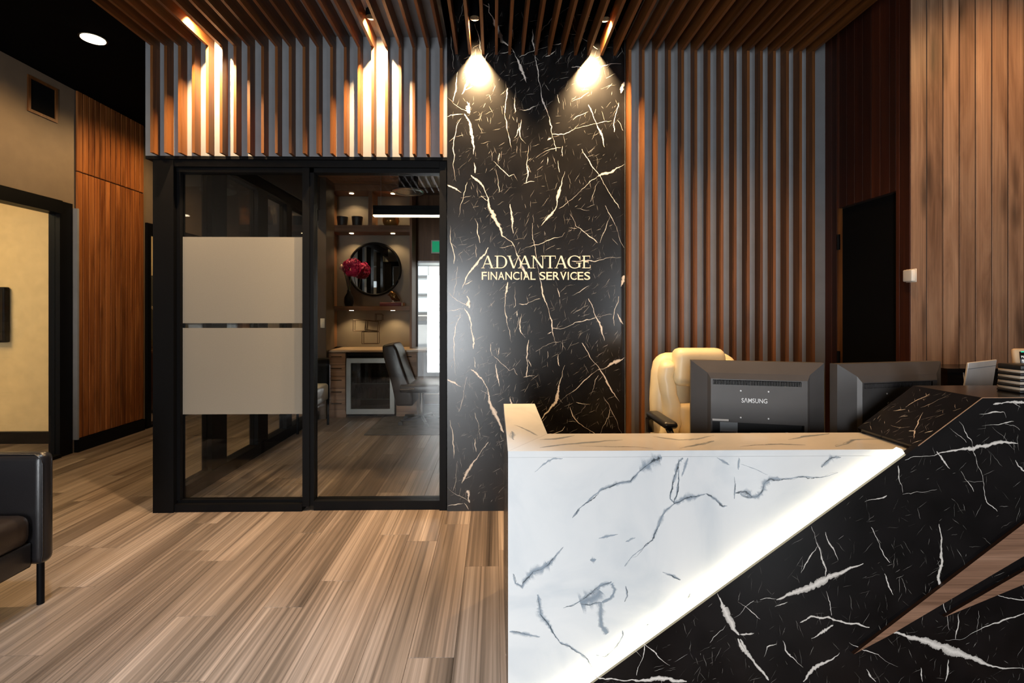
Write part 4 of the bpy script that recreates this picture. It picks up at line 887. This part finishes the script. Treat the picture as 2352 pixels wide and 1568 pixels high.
# ------------------------------------------------------------------ lettering on the column
def serif(ch):                         # polygons in a box 1 high, about 1 wide
    R = lambda x0, y0, x1, y1: [(x0, y0), (x1, y0), (x1, y1), (x0, y1)]
    D = lambda xa, ya, xb, yb, w: [(xa - w / 2, ya), (xa + w / 2, ya), (xb + w / 2, yb), (xb - w / 2, yb)]
    def arc(cx, cy, rx, ry, a0, a1, tmin, tmax, n=18):
        out = []
        for i in range(n):
            p = []
            for a_ in (a0 + (a1 - a0) * i / n, a0 + (a1 - a0) * (i + 1) / n):
                th = tmin + (tmax - tmin) * abs(math.cos(a_)) ** 1.5
                p.append(((cx + rx * math.cos(a_), cy + ry * math.sin(a_)), (cx + (rx - th) * math.cos(a_), cy + (ry - (tmin + .0)) * math.sin(a_))))
            out.append([p[0][0], p[1][0], p[1][1], p[0][1]])
        return out
    t, T, s = .055, .14, .035
    if ch == 'A': return [D(.12, 0, .49, 1, t), D(.85, 0, .50, 1, T), R(.24, .32, .72, .32 + t), R(0, 0, .27, s), R(.70, 0, 1.0, s)]
    if ch == 'V': return [D(.88, 1, .52, 0, t), D(.15, 1, .50, 0, T), R(0, 1 - s, .31, 1), R(.74, 1 - s, 1, 1)]
    if ch == 'N': return [D(.15, 0, .15, 1, t), D(.88, 0, .88, 1, t), D(.85, 0, .16, 1, T), R(0, 0, .30, s), R(.0, 1 - s, .2, 1), R(.74, 1 - s, 1, 1)]
    if ch == 'T': return [R(.43, 0, .57, 1), R(.04, 1 - t, .96, 1), R(.30, 0, .70, s), R(.04, .76, .07, 1), R(.93, .76, .96, 1)]
    if ch == 'E': return [R(.14, 0, .30, 1), R(.02, 0, .92, t), R(.02, 1 - t, .88, 1), R(.30, .48, .70, .48 + t), R(.67, .38, .70, .64), R(.90, 0, .94, .25), R(.86, .78, .89, 1)]
    if ch == 'D': return [R(.14, 0, .27, 1), R(.0, 0, .5, t), R(.0, 1 - t, .5, 1)] + arc(.47, .5, .53, .5, -math.pi / 2, math.pi / 2, t, .15)
    if ch == 'G': return arc(.52, .5, .52, .52, math.radians(38), math.radians(318), t, .15) + [R(.78, .06, .91, .42), R(.62, .40, 1.0, .40 + s), R(.88, .66, .91, .98)]
sg = thing('wall_sign', 'raised ivory company lettering on the black marble column', 'sign', tuple(U(1230, 640, YC)))
def zoom8(px, py): return U(1020 + px / 4.126, 520 + py / 4.126, YC)
for c_, lx, lw in zip('ADVANTAGE', (352, 480, 597, 700, 826, 948, 1046, 1168, 1307), (122, 118, 125, 128, 124, 112, 124, 132, 84)):
    a, b = zoom8(lx, 396), zoom8(lx + lw, 278); m_ = MB()
    for i, poly in enumerate(serif(c_)):
        pts = [(a.x + (b.x - a.x) * px, YC - .0068 - .00012 * i, a.z + (b.z - a.z) * py) for px, py in poly]
        m_.prism(pts, (0, .0060, 0))
    m_.build('letter', M['sign'], sg)
a, b = zoom8(353, 505), zoom8(1388, 431)
txt = 'FINANCIAL SERVICES'
widths = {'I': .28, ' ': .30, 'F': .58, 'L': .58, 'E': .65, 'S': .68, 'V': .70, 'N': .74, 'A': .72, 'C': .74, 'R': .72}
tot = sum(widths[c_] for c_ in txt); x = a.x; un = (b.x - a.x) / tot
for c_ in txt:
    w_ = widths[c_] * un
    if c_ != ' ':
        me = text_mesh(c_, 'letter', w_ * (.34 if c_ == 'I' else .86), b.z - a.z, .0025, .004); me.materials.append(M['sign'])
        o = link('letter', me, sg); o.matrix_parent_inverse = Matrix.Translation(-Vector(sg.location)); o.matrix_basis = face_mat((x + (w_ * .33 if c_ == 'I' else w_ * .07), YC - .0035, a.z), (1, 0, 0), (0, 0, 1))
    x += w_

# ------------------------------------------------------------------ spot lamps between the slats
LYS, LZS = 3.055, 3.155
for i, (lx, lab, en) in enumerate(((-1.81, 'black cylinder spot lamp nearest the dark corridor ceiling', 260), (-.775, 'black cylinder spot lamp left of the marble column', 260), (-.14, 'black cylinder spot lamp over the left half of the marble column', 260), (.705, 'black cylinder spot lamp over the right half of the marble column', 260))):
    xs_ = sorted(left_x + mid_x + right_x); g = [(p + SW + q) / 2 for p, q in zip(xs_, xs_[1:])]; lx = min(g, key=lambda v: abs(v - lx))
    t = thing('spot_lamp', lab, 'lamp', (lx, LYS, LZS), 'spot lamps between the ceiling slats')
    MB().cyl((lx, LYS, LZS), (lx, LYS, CEIL if i > 1 else PANEL_Z + .1), .030, n=20, caps=False).build('body', M['black'], t)
    MB().cyl((lx, LYS, LZS + .045), (lx, LYS, LZS + .049), .027, n=20).build('lens', M['lamp_face'], t)
    l = lamp('spot_beam', 'SPOT', (lx, LYS, LZS - .002), en, WARM, aim=(lx, LYS + .55, LZS - 1.0), spot_size=math.radians(140), spot_blend=.9, shadow_soft_size=.013)
    l.parent = t; l.matrix_parent_inverse = Matrix.Translation(-Vector(t.location))
for lx, ly, lab in ((.62, 1.95, 'black cylinder spot lamp over the cream chair'), (1.55, 1.95, 'black cylinder spot lamp over the right monitor'), (2.75, 1.75, 'black cylinder spot lamp before the pale boarded wall')):
    lx = min(g, key=lambda v: abs(v - lx)) if lx < 2 else lx
    t = thing('spot_lamp', lab, 'lamp', (lx, ly, LZS), 'spot lamps between the ceiling slats')
    MB().cyl((lx, ly, LZS), (lx, ly, PANEL_Z + .03), .030, n=20, caps=False).build('body', M['black'], t)
    MB().cyl((lx, ly, LZS + .035), (lx, ly, LZS + .039), .027, n=20).build('lens', M['lamp_face'], t)
    l = lamp('spot_beam', 'SPOT', (lx, ly, LZS - .002), 95 if lx < 2 else 95, WARM2, aim=(lx, ly + (.30 if lx < 2 else .9), LZS - 1.0), spot_size=math.radians(95), spot_blend=.8, shadow_soft_size=.03)
    l.parent = t; l.matrix_parent_inverse = Matrix.Translation(-Vector(t.location))
# neutral lamps over the open floor; the last is added to brighten it
for lx, ly, lab in ((-2.05, .75, 'black cylinder lamp with neutral light over the sofa front'), (-.72, .45, 'black cylinder lamp with neutral light over the open floor'), (-1.45, 1.75, 'black cylinder lamp with neutral light before the glazed office front'), (-.58, 1.30, 'added lamp brightening the floor beside the desk return')):
    lx = min(g, key=lambda v: abs(v - lx))
    t = thing('floor_spot_lamp', lab, 'lamp', (lx, ly, LZS), 'neutral lamps over the reception floor')
    MB().cyl((lx, ly, LZS), (lx, ly, PANEL_Z + .03), .030, n=20, caps=False).build('body', M['black'], t)
    MB().cyl((lx, ly, LZS + .035), (lx, ly, LZS + .039), .027, n=20).build('lens', M['lamp_face'], t)
    l = lamp('floor_beam', 'SPOT', (lx, ly, SLAT_Z - .02), FLOOR_W * (1.5 if ly == 1.30 else 1), (.86, .95, 1.0), aim=(lx, ly, 0), spot_size=math.radians(46 if ly == 1.30 else 80), spot_blend=.7, shadow_soft_size=.05)
    l.parent = t; l.matrix_parent_inverse = Matrix.Translation(-Vector(t.location))
# recessed downlights in the black ceiling over the corridor
for i, (lx, ly, lab) in enumerate(((U(214, 96.5, 3.92).x, 3.92, 'round recessed downlight in the black ceiling at upper left'), (-3.17, 5.3, 'round recessed downlight in the corridor ceiling behind the slatted bulkhead'), (-3.17, 1.4, 'round recessed downlight over the sofa'))):
    t = thing('downlight', lab, 'lamp', (lx, ly, CEIL), 'downlights in the black ceiling')
    MB().cyl((lx, ly, CEIL - .006), (lx, ly, CEIL), .094, n=28).build('trim_ring', M['black'], t)
    MB().cyl((lx, ly, CEIL - .009), (lx, ly, CEIL - .006), .080, n=28).build('diffuser', emit('downlight_face', (1.0, .84, .55), 9), t)
    l = lamp('downlight_beam', 'SPOT', (lx, ly, CEIL - .02), 115, (1, .64, .28), aim=(lx, ly, 0), spot_size=math.radians(162), spot_blend=.5, shadow_soft_size=.07)
    l.parent = t; l.matrix_parent_inverse = Matrix.Translation(-Vector(t.location))
# wall vent
va, vb = ONX(62, 170, XL), ONX(130, 283, XL); vt = ONX(62, 162, XL)
ve = thing('wall_vent', 'black air vent with brown frame high on the left wall', 'vent', (XL, va.y, 2.9))
y0, y1 = va.y, vb.y; z1 = va.z; z0 = vb.z
MB().box((XL, y0 + .02, z0 + .02), (XL + .004, y1 - .02, z1 - .02)).build('grille', M['black_matt'], ve)
for q in (((y0, z0), (y1, z0 + .025)), ((y0, z1 - .025), (y1, z1)), ((y0, z0 + .025), (y0 + .025, z1 - .025)), ((y1 - .025, z0 + .025), (y1, z1 - .025))):
    MB().box((XL, q[0][0], q[0][1]), (XL + .012, q[1][0], q[1][1])).build('frame_bar', M['walnut'], ve)

# ------------------------------------------------------------------ sofa at the left
so_ = thing('sofa', 'black leather sofa with thin leg at the left edge', 'sofa', (-2.45, 1.5, 0))
XF = -2.075; YA0, YA1 = 2.285, 2.362
def arm(ya, yb, nm):
    m_ = MB(); m_.rbox((-2.90, ya, .195), (XF + .02, yb, .706), .034, 4); m_.build(nm, M['leather'], so_)
    pz = MB()
    loop = [(-2.86, .70), (XF - .02, .70), (XF + .008, .68), (XF + .0145, .655), (XF + .0145, .25), (XF + .008, .21)]
    pz.tube([(px, ya + .010, pz_) for px, pz_ in loop], .0035, 6); pz.build('piping', M['leather'], so_)
arm(YA0, YA1, 'arm'); arm(.62, .70, 'arm')
m_ = MB(); m_.rbox((-2.72, .70, .30), (XF - .012, YA0, .442), .045, 4); m_.build('seat_cushion', M['leather_brown'], so_)
MB().rbox((-2.86, .70, .195), (XF - .02, YA0, .31), .012, 2).build('seat_base', M['leather'], so_)
MB().rbox((-2.92, .66, .20), (-2.70, YA1 - .02, .74), .04, 4).build('backrest', M['leather'], so_)
for lx, ly in ((XF - .03, 2.335), (XF - .03, .66), (-2.86, 2.335), (-2.86, .66)): MB().cyl((lx, ly, 0), (lx, ly, .20), .0145, .0145, 14).build('leg', M['black'], so_)

# ------------------------------------------------------------------ things in the office
SU = 6.65; SBk = 6.98
xs0, xs1 = UX(757, SU), UX(941, SU)
su = thing('shelf_unit', 'walnut wall shelf unit with lit niches in the office', 'shelf', (xs0, SU, .9))
zT = UZ(440, SU); zs1 = UZ(533, SU); zs1t = UZ(518, SU); zs2 = UZ(712.5, SU); zs2t = UZ(703, SU); zc_ = .865
backm = plain('niche_paint', (.17, .145, .115), .6)
MB().box((xs0, SBk - .02, zc_), (xs1, SBk, OFF_CEIL)).build('back_panel', backm, su)
MB().box((xs0 - .03, SU, zc_), (xs0, SBk, OFF_CEIL)).build('side_panel', M['shelf_wood_z'], su)
MB().box((xs1, SU, zc_), (xs1 + .03, SBk, OFF_CEIL)).build('side_panel', M['shelf_wood_z'], su)
MB().box((xs0, SU, zT), (xs1, SBk - .02, OFF_CEIL - .002)).build('top_box', M['shelf_wood'], su)
MB().box((xs0, SU - .01, zs1), (xs1, SBk - .02, zs1t)).build('shelf', M['shelf_wood'], su)
MB().box((xs0, SU - .01, zs2), (xs1, SBk - .02, zs2t)).build('shelf', M['shelf_wood'], su)
MB().box((UX(846, SU), SU, zs1t), (UX(855, SU), SBk - .02, zT)).build('divider', M['shelf_wood_z'], su)
for zz in (zT, zs1, zs2):
    for px in (807, 902):
        lx = UX(px, SU + .12)
        d_ = MB().cyl((lx, SU + .13, zz - .004), (lx, SU + .13, zz), .030, n=16).build('downlight', emit('niche_lamp', (1, .75, .42), 14), su)
        l = lamp('niche_beam', 'SPOT', (lx, SU + .13, zz - .008), 15, (1, .68, .34), aim=(lx, SU + .17, zz - 1), spot_size=math.radians(120), spot_blend=.6, shadow_soft_size=.025)
for px, lab in ((786.5, 'dark pot on the top niche shelf, the left one of two'), (820.5, 'dark tapered pot on the top niche shelf beside the divider')):
    cx_ = UX(px, SU + .12); r_ = .074
    p_ = MB().lathe((cx_, SU + .12, zs1t), [(0, 0), (r_ * .78, 0), (r_ * .86, .03), (r_, .125), (r_ * .99, .135), (r_ * .92, .135), (r_ * .8, .03), (0, .02)], 20).build('plant_pot', plain('charcoal_ceramic', (.014, .012, .010), .5)); tag(p_, lab, 'pot', 'pots on the top shelf')
cx_ = UX(898, SU + .12); amb = plain('amber_glass', (.42, .21, .06), .12, .5)
tag(MB().lathe((cx_, SU + .12, zs1t), [(0, 0), (.06, .0), (.10, .03), (.115, .08), (.10, .15), (.075, .20), (.07, .24), (.085, .27), (.078, .27), (.062, .24), (.06, .2), (0, .05)], 24).build('amber_vase', amb), 'amber glass vase on the top niche shelf right of the divider', 'vase')
# mirror
mc = U(860, 618, SBk - .05); mr_ = 61 / F * (SBk - .05)
mi_ = thing('round_mirror', 'round mirror in thin dark frame leaning in the middle niche', 'mirror', (mc.x, mc.y, mc.z - mr_))
MB().cyl((mc.x, SBk - .045, mc.z), (mc.x, SBk - .03, mc.z), mr_ * .95, n=48, smooth=False).build('glass', M['mirror'], mi_)
ring = [(mc.x + math.cos(a_) * mr_ * .97, SBk - .048, mc.z + math.sin(a_) * mr_ * .97) for a_ in [2 * math.pi * i / 64 for i in range(64)]]
MB().tube(ring, .017, 8, closed=True).build('frame', M['black'], mi_)
# flowers
fc = U(809, 614, SU + .05); fl = thing('flower_vase', 'magenta hydrangea bloom with a pale bud in a dark vase before the mirror', 'flowers', (fc.x, fc.y, zs2t))
MB().lathe((fc.x - .05, fc.y + .02, zs2t), [(0, 0), (.05, 0), (.065, .05), (.06, .12), (.025, .18), (.022, .22), (.018, .22), (0, .1)], 18).build('vase', M['black'], fl)
MB().tube([(fc.x - .05, fc.y + .02, zs2t + .2), (fc.x - .03, fc.y + .01, zs2t + .3), (fc.x, fc.y, fc.z)], .006, 6).tube([(fc.x - .05, fc.y + .02, zs2t + .2), (fc.x - .12, fc.y + .01, fc.z - .02)], .005, 6).build('stem', plain('stem_green', (.05, .08, .03), .6), fl)
bl = MB(); rf = random.Random(5)
for i in range(260):
    v = Vector((rf.gauss(0, 1), rf.gauss(0, 1), rf.gauss(0, 1))).normalized(); c = fc + Vector((v.x * .125, v.y * .10, v.z * .125)) * rf.uniform(.7, 1.02)
    u = v.orthogonal().normalized(); w_ = v.cross(u); an = rf.random() * 6
    for k in range(4):
        a_ = an + k * 1.57; d1_ = u * math.cos(a_) + w_ * math.sin(a_); d2_ = v.cross(d1_)
        bl.add([c, c + d1_ * .014 + d2_ * .010 + v * .006, c + d1_ * .026 + v * .004, c + d1_ * .014 - d2_ * .010 + v * .006], [(0, 1, 2, 3)])
b_ = bl.build('bloom', plain('magenta_petal', (.62, .012, .14), .5, vary=.35), fl, recalc=False); b_['kind'] = 'stuff'
bd = MB()
bd.lathe((fc.x - .145, fc.y + .01, fc.z - .04), [(0, 0), (.022, .015), (.03, .04), (.02, .07), (0, .085)], 12); bd.build('bud', plain('pale_pink_petal', (.7, .42, .36), .5), fl)
# bird on a book
bkx0, bkx1 = UX(874, SU + .06), UX(926, SU + .06)
bo = thing('book', 'dark red book lying under the bird figurine', 'book', (bkx0, SU + .06, zs2t))
MB().rbox((bkx0, SU + .01, zs2t), (bkx1 - .012, SU + .17, zs2t + .05), .003, 1).build('cover', plain('maroon_cover', (.12, .012, .018), .5), bo)
MB().box((bkx0 + .02, SU + .014, zs2t + .005), (bkx1, SU + .166, zs2t + .045)).build('pages', plain('book_pages', (.6, .45, .3), .8), bo)
zb_ = zs2t + .05; bxm = UX(903, SU + .08)
bi = thing('bird_figurine', 'small dark gold bird figurine standing on the red book', 'figurine', (bxm, SU + .08, zb_))
bod = MB(); gold = plain('dark_gold', (.16, .075, .02), .25, .8)
pr = [(-.062, .105, .012), (-.05, .125, .028), (-.03, .12, .036), (0, .09, .048), (.03, .065, .045), (.055, .045, .025), (.09, .025, .008)]
vs = []
for px, pz_, r_ in pr:
    for j in range(12): a_ = 2 * math.pi * j / 12; vs.append((bxm + px + math.sin(a_) * r_ * .45, SU + .08 + math.cos(a_) * r_ * .8, zb_ + pz_ + math.sin(a_) * r_))
bod.add(vs, [(i * 12 + j, i * 12 + (j + 1) % 12, (i + 1) * 12 + (j + 1) % 12, (i + 1) * 12 + j) for i in range(6) for j in range(12)] + [list(range(12)), list(range(72, 84))], 0, None, True)
bod.build('body', gold, bi)
MB().cyl((bxm - .058, SU + .08, zb_ + .108), (bxm - .085, SU + .08, zb_ + .100), .008, .001, 8).build('beak', gold, bi)
MB().cyl((bxm, SU + .08, zb_), (bxm, SU + .08, zb_ + .05), .008, .008, 8).cyl((bxm, SU + .08, zb_), (bxm, SU + .08, zb_ + .006), .025, n=12).build('stand', M['white'], bi)
# wire cube sculpture
wc = thing('wire_sculpture', 'sculpture of thin bronze wire boxes in the lower niche', 'sculpture', (UX(842, SU), SU + .1, zc_))
def wirebox(pa, pb, depth, tilt):
    a_, b_ = U(pa[0], pa[1], SU + .06), U(pb[0], pb[1], SU + .06); c_ = (a_ + b_) / 2; m_ = MB(); w2, h2 = abs(b_.x - a_.x) / 2, abs(b_.z - a_.z) / 2
    R_ = Matrix.Rotation(tilt, 3, 'Y'); cr_ = {}
    for sx in (-1, 1):
        for sy in (-1, 1):
            for sz in (-1, 1): cr_[(sx, sy, sz)] = c_ + R_ @ Vector((sx * w2, 0, sz * h2)) + Vector((0, sy * depth / 2 + .03, 0))
    ks = list(cr_)
    for i, p in enumerate(ks):
        for q in ks[i + 1:]:
            if sum(x_ != y_ for x_, y_ in zip(p, q)) == 1: m_.cyl(cr_[p], cr_[q], .0045, n=6)
    return m_.build('wire_box', plain('bronze_wire', (.06, .035, .018), .4, .7), wc)
wirebox((832, 762), (868, 789), .10, 0); wirebox((812, 735), (841, 760), .10, .02); wirebox((840, 737), (869, 759), .10, .12); wirebox((862, 721), (878, 736), .07, .03)
# bench top and base units
CF = 6.35
bt = MB().rbox((UX(749, 6.3) + .005, CF, .835), (UX(957, CF) + .12, SBk - .0, .862), .004, 2).build('bench_top', plain('pale_bench_top', (.42, .30, .20), .3)); tag(bt, 'pale bench top across the base units in the office', 'worktop')
def drawers(xa, xb, label, rows, door=False):
    t = thing('drawer_unit', label, 'cabinet', ((xa + xb) / 2, CF + .3, 0), 'walnut base units'); MB().box((xa, CF + .03, 0), (xb, SBk - .02, .833)).build('body', M['drawer_wood'], t)
    zs_ = [.08 + (.745) * i / rows for i in range(rows + 1)]
    for z0, z1 in zip(zs_, zs_[1:]):
        f_ = MB().box((xa + .004, CF + .01, z0 + .004), (xb - .004, CF + .03, z1 - .004)).build('drawer', M['drawer_wood'], t)
        m_ = MB(); zc2 = z1 - .045; xm = (xa + xb) / 2; hw = min(.07, (xb - xa) * .3)
        m_.cyl((xm - hw, CF - .012, zc2), (xm + hw, CF - .012, zc2), .005, n=8).cyl((xm - hw + .01, CF - .012, zc2), (xm - hw + .01, CF + .01, zc2), .004, n=8).cyl((xm + hw - .01, CF - .012, zc2), (xm + hw - .01, CF + .01, zc2), .004, n=8); m_.build('handle', M['black'], f_)
drawers(UX(749, 6.3) + .006, UX(793, CF), 'walnut drawer unit left of the bar fridge', 5)
drawers(UX(909, CF), UX(957, CF), 'walnut drawer unit right of the bar fridge', 4)
fx0, fx1 = UX(796, CF), UX(906, CF)
fg = thing('bar_fridge', 'glass door bar fridge with steel frame under the bench top', 'fridge', ((fx0 + fx1) / 2, CF + .3, 0))
fm_ = MB()
for q in (((fx0, CF + .03, .02), (fx0 + .02, SBk - .03, .82)), ((fx1 - .02, CF + .03, .02), (fx1, SBk - .03, .82)), ((fx0, CF + .03, .02), (fx1, SBk - .03, .05)), ((fx0, CF + .03, .79), (fx1, SBk - .03, .82)), ((fx0, SBk - .05, .02), (fx1, SBk - .03, .82))): fm_.box(*q)
fm_.build('cabinet', M['black'], fg)
for q in (((fx0 + .0, CF - .01, .05), (fx0 + .055, CF + .03, .76)), ((fx1 - .055, CF - .01, .05), (fx1, CF + .03, .76)), ((fx0 + .055, CF - .01, .05), (fx1 - .055, CF + .03, .115)), ((fx0 + .055, CF - .01, .70), (fx1 - .055, CF + .03, .76))): MB().box(*q).build('door_rail', M['steel'], fg)
MB().box((fx0 + .055, CF + .008, .115), (fx1 - .055, CF + .014, .70)).build('door_glass', M['glass_dark'], fg)
for zz in (.22, .42): MB().box((fx0 + .02, CF + .06, zz), (fx1 - .02, SBk - .06, zz + .01)).build('wire_shelf', M['steel'], fg)
can_c = [(.05, .05, .06), (.10, .10, .11), (.03, .07, .05), (.09, .04, .04)]
for zi, zz in enumerate((.231, .431)):
    for i in range(8):
        cx_ = fx0 + .09 + i * (fx1 - fx0 - .18) / 7; hh_ = .13 if zi == 0 else .15
        o = MB().lathe((cx_, CF + .12, zz), [(0, 0), (.024, 0), (.028, .006), (.028, hh_ - .03), (.022, hh_ - .005), (.014, hh_), (.014, hh_ + .012), (0, hh_ + .012)], 12).build('drink_bottle', plain('bottle_%d' % (i % 4), can_c[i % 4], .12))
        tag(o, '%s small dark bottle from the left on the %s shelf of the bar fridge' % (('first', 'second', 'third', 'fourth', 'fifth', 'sixth', 'seventh', 'eighth')[i], ('lower', 'upper')[zi]), 'bottle', 'bottles on the %s fridge shelf' % ('lower', 'upper')[zi])
# black office chair
oy = 6.05
def op(px, py, Y=oy): return U(px, py, Y)
oc_ = thing('executive_chair', 'black leather high-back chair in front of the bar fridge', 'chair', (op(935, 900).x, oy, 0))
prof = [op(886, 790), op(888, 812), op(897, 845), op(906, 872), op(913, 905), op(916, 925)]
prof2 = [op(912, 786), op(921, 800), op(932, 835), op(944, 868), op(953, 890), op(956, 925)]
m_ = MB(); Q = prof + prof2[::-1]
def slab(mb, poly, y0, y1, bev=.02):
    bm = bmesh.new(); f = bm.faces.new([bm.verts.new((p.x, y0, p.z)) for p in poly]); r = bmesh.ops.extrude_face_region(bm, geom=[f])
    for v in r['geom']:
        if isinstance(v, bmesh.types.BMVert): v.co.y = y1
    bmesh.ops.recalc_face_normals(bm, faces=bm.faces); bmesh.ops.bevel(bm, geom=bm.edges[:], offset=bev, segments=3, profile=.5, affect='EDGES'); mb.addbm(bm, 0, True)
slab(m_, Q, oy - .22, oy + .22, .03); m_.build('backrest', M['leather_brown'], oc_)
sx = op(935, 900).x
MB().rbox((sx - .05, oy - .25, .40), (sx + .42, oy + .25, .50), .03, 3).build('seat', M['leather'], oc_)
MB().tube([(op(928, 887).x, oy - .25, op(928, 887).z), (op(960, 885).x, oy - .26, op(960, 885).z)], .01, 8).build('arm', M['chrome'], oc_)
MB().cyl((sx + .18, oy, .06), (sx + .18, oy, .40), .028).build('gas_lift', M['chrome'], oc_)
for i in range(5):
    an = i * 2 * math.pi / 5; e_ = Vector((math.cos(an), math.sin(an), 0)); p = Vector((sx + .18, oy, 0))
    MB().cyl(p + Vector((0, 0, .08)), p + e_ * .28 + Vector((0, 0, .06)), .02, .015, 8).build('base_spoke', M['black_plastic'], oc_)
    MB().cyl(p + e_ * .28 + Vector((0, -.015, .028)), p + e_ * .28 + Vector((0, .015, .028)), .028, n=12).build('castor', M['black_plastic'], oc_)
# visitor chair half hidden by the mullion
vc = thing('visitor_chair', 'white cushioned visitor chair half hidden behind the door mullion', 'chair', (-2.02, 5.75, 0))
MB().rbox((-2.20, 5.5, .30), (-1.99, 5.98, .50), .03, 3).build('seat', plain('off_white_fabric', (.6, .6, .6), .8), vc)
MB().rbox((-2.21, 5.94, .30), (-1.985, 6.02, .80), .03, 3).build('backrest', M['black'], vc)
for lx, ly in ((-2.18, 5.52), (-2.0, 5.52), (-2.18, 5.98), (-2.0, 5.98)): MB().cyl((lx, ly, 0), (lx, ly, .31), .014, n=10).build('leg', M['black'], vc)
tag(MB().rbox((UX(836, 5.45), 5.45, 0), (.2, 7.2, .012), .004, 2).build('reflected_mat', M['rug']), 'charcoal mat on the office floor, built for one reflected in the glass', 'mat')  # reflection of an outdoor mat in the glass, built as a solid mat
# pendant light
PY = 5.3; px0 = UX(858, PY); pz0, pz1 = UZ(498, PY), UZ(474, PY)
pe = thing('pendant_light', 'black linear pendant lamp with glowing underside in the office', 'lamp', ((px0 - .2) / 2, PY, pz0))
MB().box((px0, PY - .035, pz0 + .012), (-.15, PY + .035, pz1)).build('housing', M['black'], pe)
MB().box((px0 + .004, PY - .036, pz0), (-.154, PY + .036, pz0 + .012)).build('diffuser', M['pendant_led'], pe)
for cx_ in (UX(875, PY), -.25): MB().cyl((cx_, PY, pz1), (cx_, PY, OFF_CEIL), .002, n=6).build('cable', M['steel'], pe)
# ceiling diffuser, exit sign, switch
vc_ = U(938, 441, 6.25); cd = thing('ceiling_diffuser', 'round silver air diffuser under the office ceiling', 'vent', tuple(vc_))
MB().lathe((vc_.x, vc_.y, vc_.z), [(.20, .0), (.185, -.012), (.15, -.012), (.145, 0.01), (.20, .012), (.20, 0)], 32).build('rim', M['steel'], cd)
MB().cyl((vc_.x, vc_.y, vc_.z - .006), (vc_.x, vc_.y, vc_.z + .006), .138, n=32).build('disc', M['steel'], cd)
MB().cyl((vc_.x, vc_.y, vc_.z + .006), (vc_.x, vc_.y, OFF_CEIL), .12, n=24).build('collar', M['black'], cd)
ex_ = thing('exit_sign', 'green exit sign in white frame on the walnut office wall', 'sign', tuple(U(1000, 568, OFF_BACK - .1)))
a_, b_ = U(990, 582, OFF_BACK - .1), U(1040, 551, OFF_BACK - .1)
MB().rbox((a_.x, OFF_BACK - .1, a_.z), (b_.x, OFF_BACK - .0, b_.z), .008, 2).build('case', M['white'], ex_)
MB().box((a_.x + .018, OFF_BACK - .103, a_.z + .02), (b_.x - .018, OFF_BACK - .1, b_.z - .02)).build('panel', emit('exit_green', (.0, .30, .13), .7), ex_)
swp = U(740.5, 742, 6.29); sw = thing('light_switch', 'pale light switch plate on the dark pier', 'switch', tuple(swp))
MB().rbox((swp.x - .028, 6.292, swp.z - .06), (swp.x + .028, 6.3, swp.z + .06), .003, 1).build('plate', M['white'], sw)
MB().rbox((swp.x - .01, 6.288, swp.z - .018), (swp.x + .01, 6.292, swp.z + .018), .002, 1).build('rocker', M['white'], sw)
# far rooms on the left: screen, sideboard, jar, pampas
tvx = U(19, 700, 5.17).x
tv = thing('wall_screen', 'dark wall screen on the cream meeting room wall', 'screen', (tvx - .5, 5.17, 1.5))
MB().rbox((tvx - 1.1, 5.13, UZ(785, 5.15)), (tvx, 5.19, UZ(660, 5.15)), .01, 2).build('casing', M['black'], tv)
MB().box((tvx - 1.08, 5.128, UZ(785, 5.15) + .02), (tvx - .02, 5.13, UZ(660, 5.15) - .02)).build('panel', plain('tv_glass', (.01, .01, .01), .15), tv)
sbx = U(350, 805, 6.7)
sd = thing('sideboard', 'dark sideboard behind the narrow glazed opening', 'cabinet', (sbx.x, 6.9, 0))
MB().box((sbx.x - .6, 6.65, 0.06), (sbx.x + .3, 7.1, sbx.z - .03)).build('body', M['panel_shaded'], sd); MB().box((sbx.x - .62, 6.63, sbx.z - .03), (sbx.x + .32, 7.12, sbx.z)).build('top', M['walnut'], sd)
for xx in (sbx.x - .55, sbx.x + .22): MB().box((xx, 6.7, 0), (xx + .05, 7.05, .06)).build('foot', M['black'], sd)
jr = MB().lathe((sbx.x, 6.8, sbx.z), [(0, 0), (.07, 0), (.09, .03), (.09, .12), (.06, .15), (.055, .155), (.05, .15), (.08, .12), (.08, .03), (0, .01)], 18).build('glass_jar', glass('jar_glass', (.85, .8, .65), .12)); tag(jr, 'small clear glass jar on the dark sideboard', 'jar')
pm = thing('pampas_vase', 'dried pampas plumes in a vase on the dark sideboard', 'plant', (sbx.x - .02, 6.95, sbx.z))
MB().lathe((sbx.x - .02, 6.98, sbx.z), [(0, 0), (.06, 0), (.075, .1), (.05, .25), (.03, .32), (.025, .32), (0, .1)], 16).build('vase', M['black'], pm)
straw = plain('dried_straw', (.55, .42, .26), .8); rf = random.Random(9)
for i in range(9):
    a_ = rf.uniform(-.5, .7); h_ = rf.uniform(.30, .52); base = Vector((sbx.x - .02, 6.98, sbx.z + .3)); d_ = Vector((math.sin(a_), rf.uniform(-.3, .1), math.cos(a_)))
    p1_, p2_ = base + d_ * h_ * .5, base + d_ * h_ + Vector((.1 * a_, 0, -.04))
    MB().tube([base, p1_, p2_], .003, 5).cyl(p1_, p2_, .018, .004, 8).build('plume', straw, pm)

print('planks', n_pl)
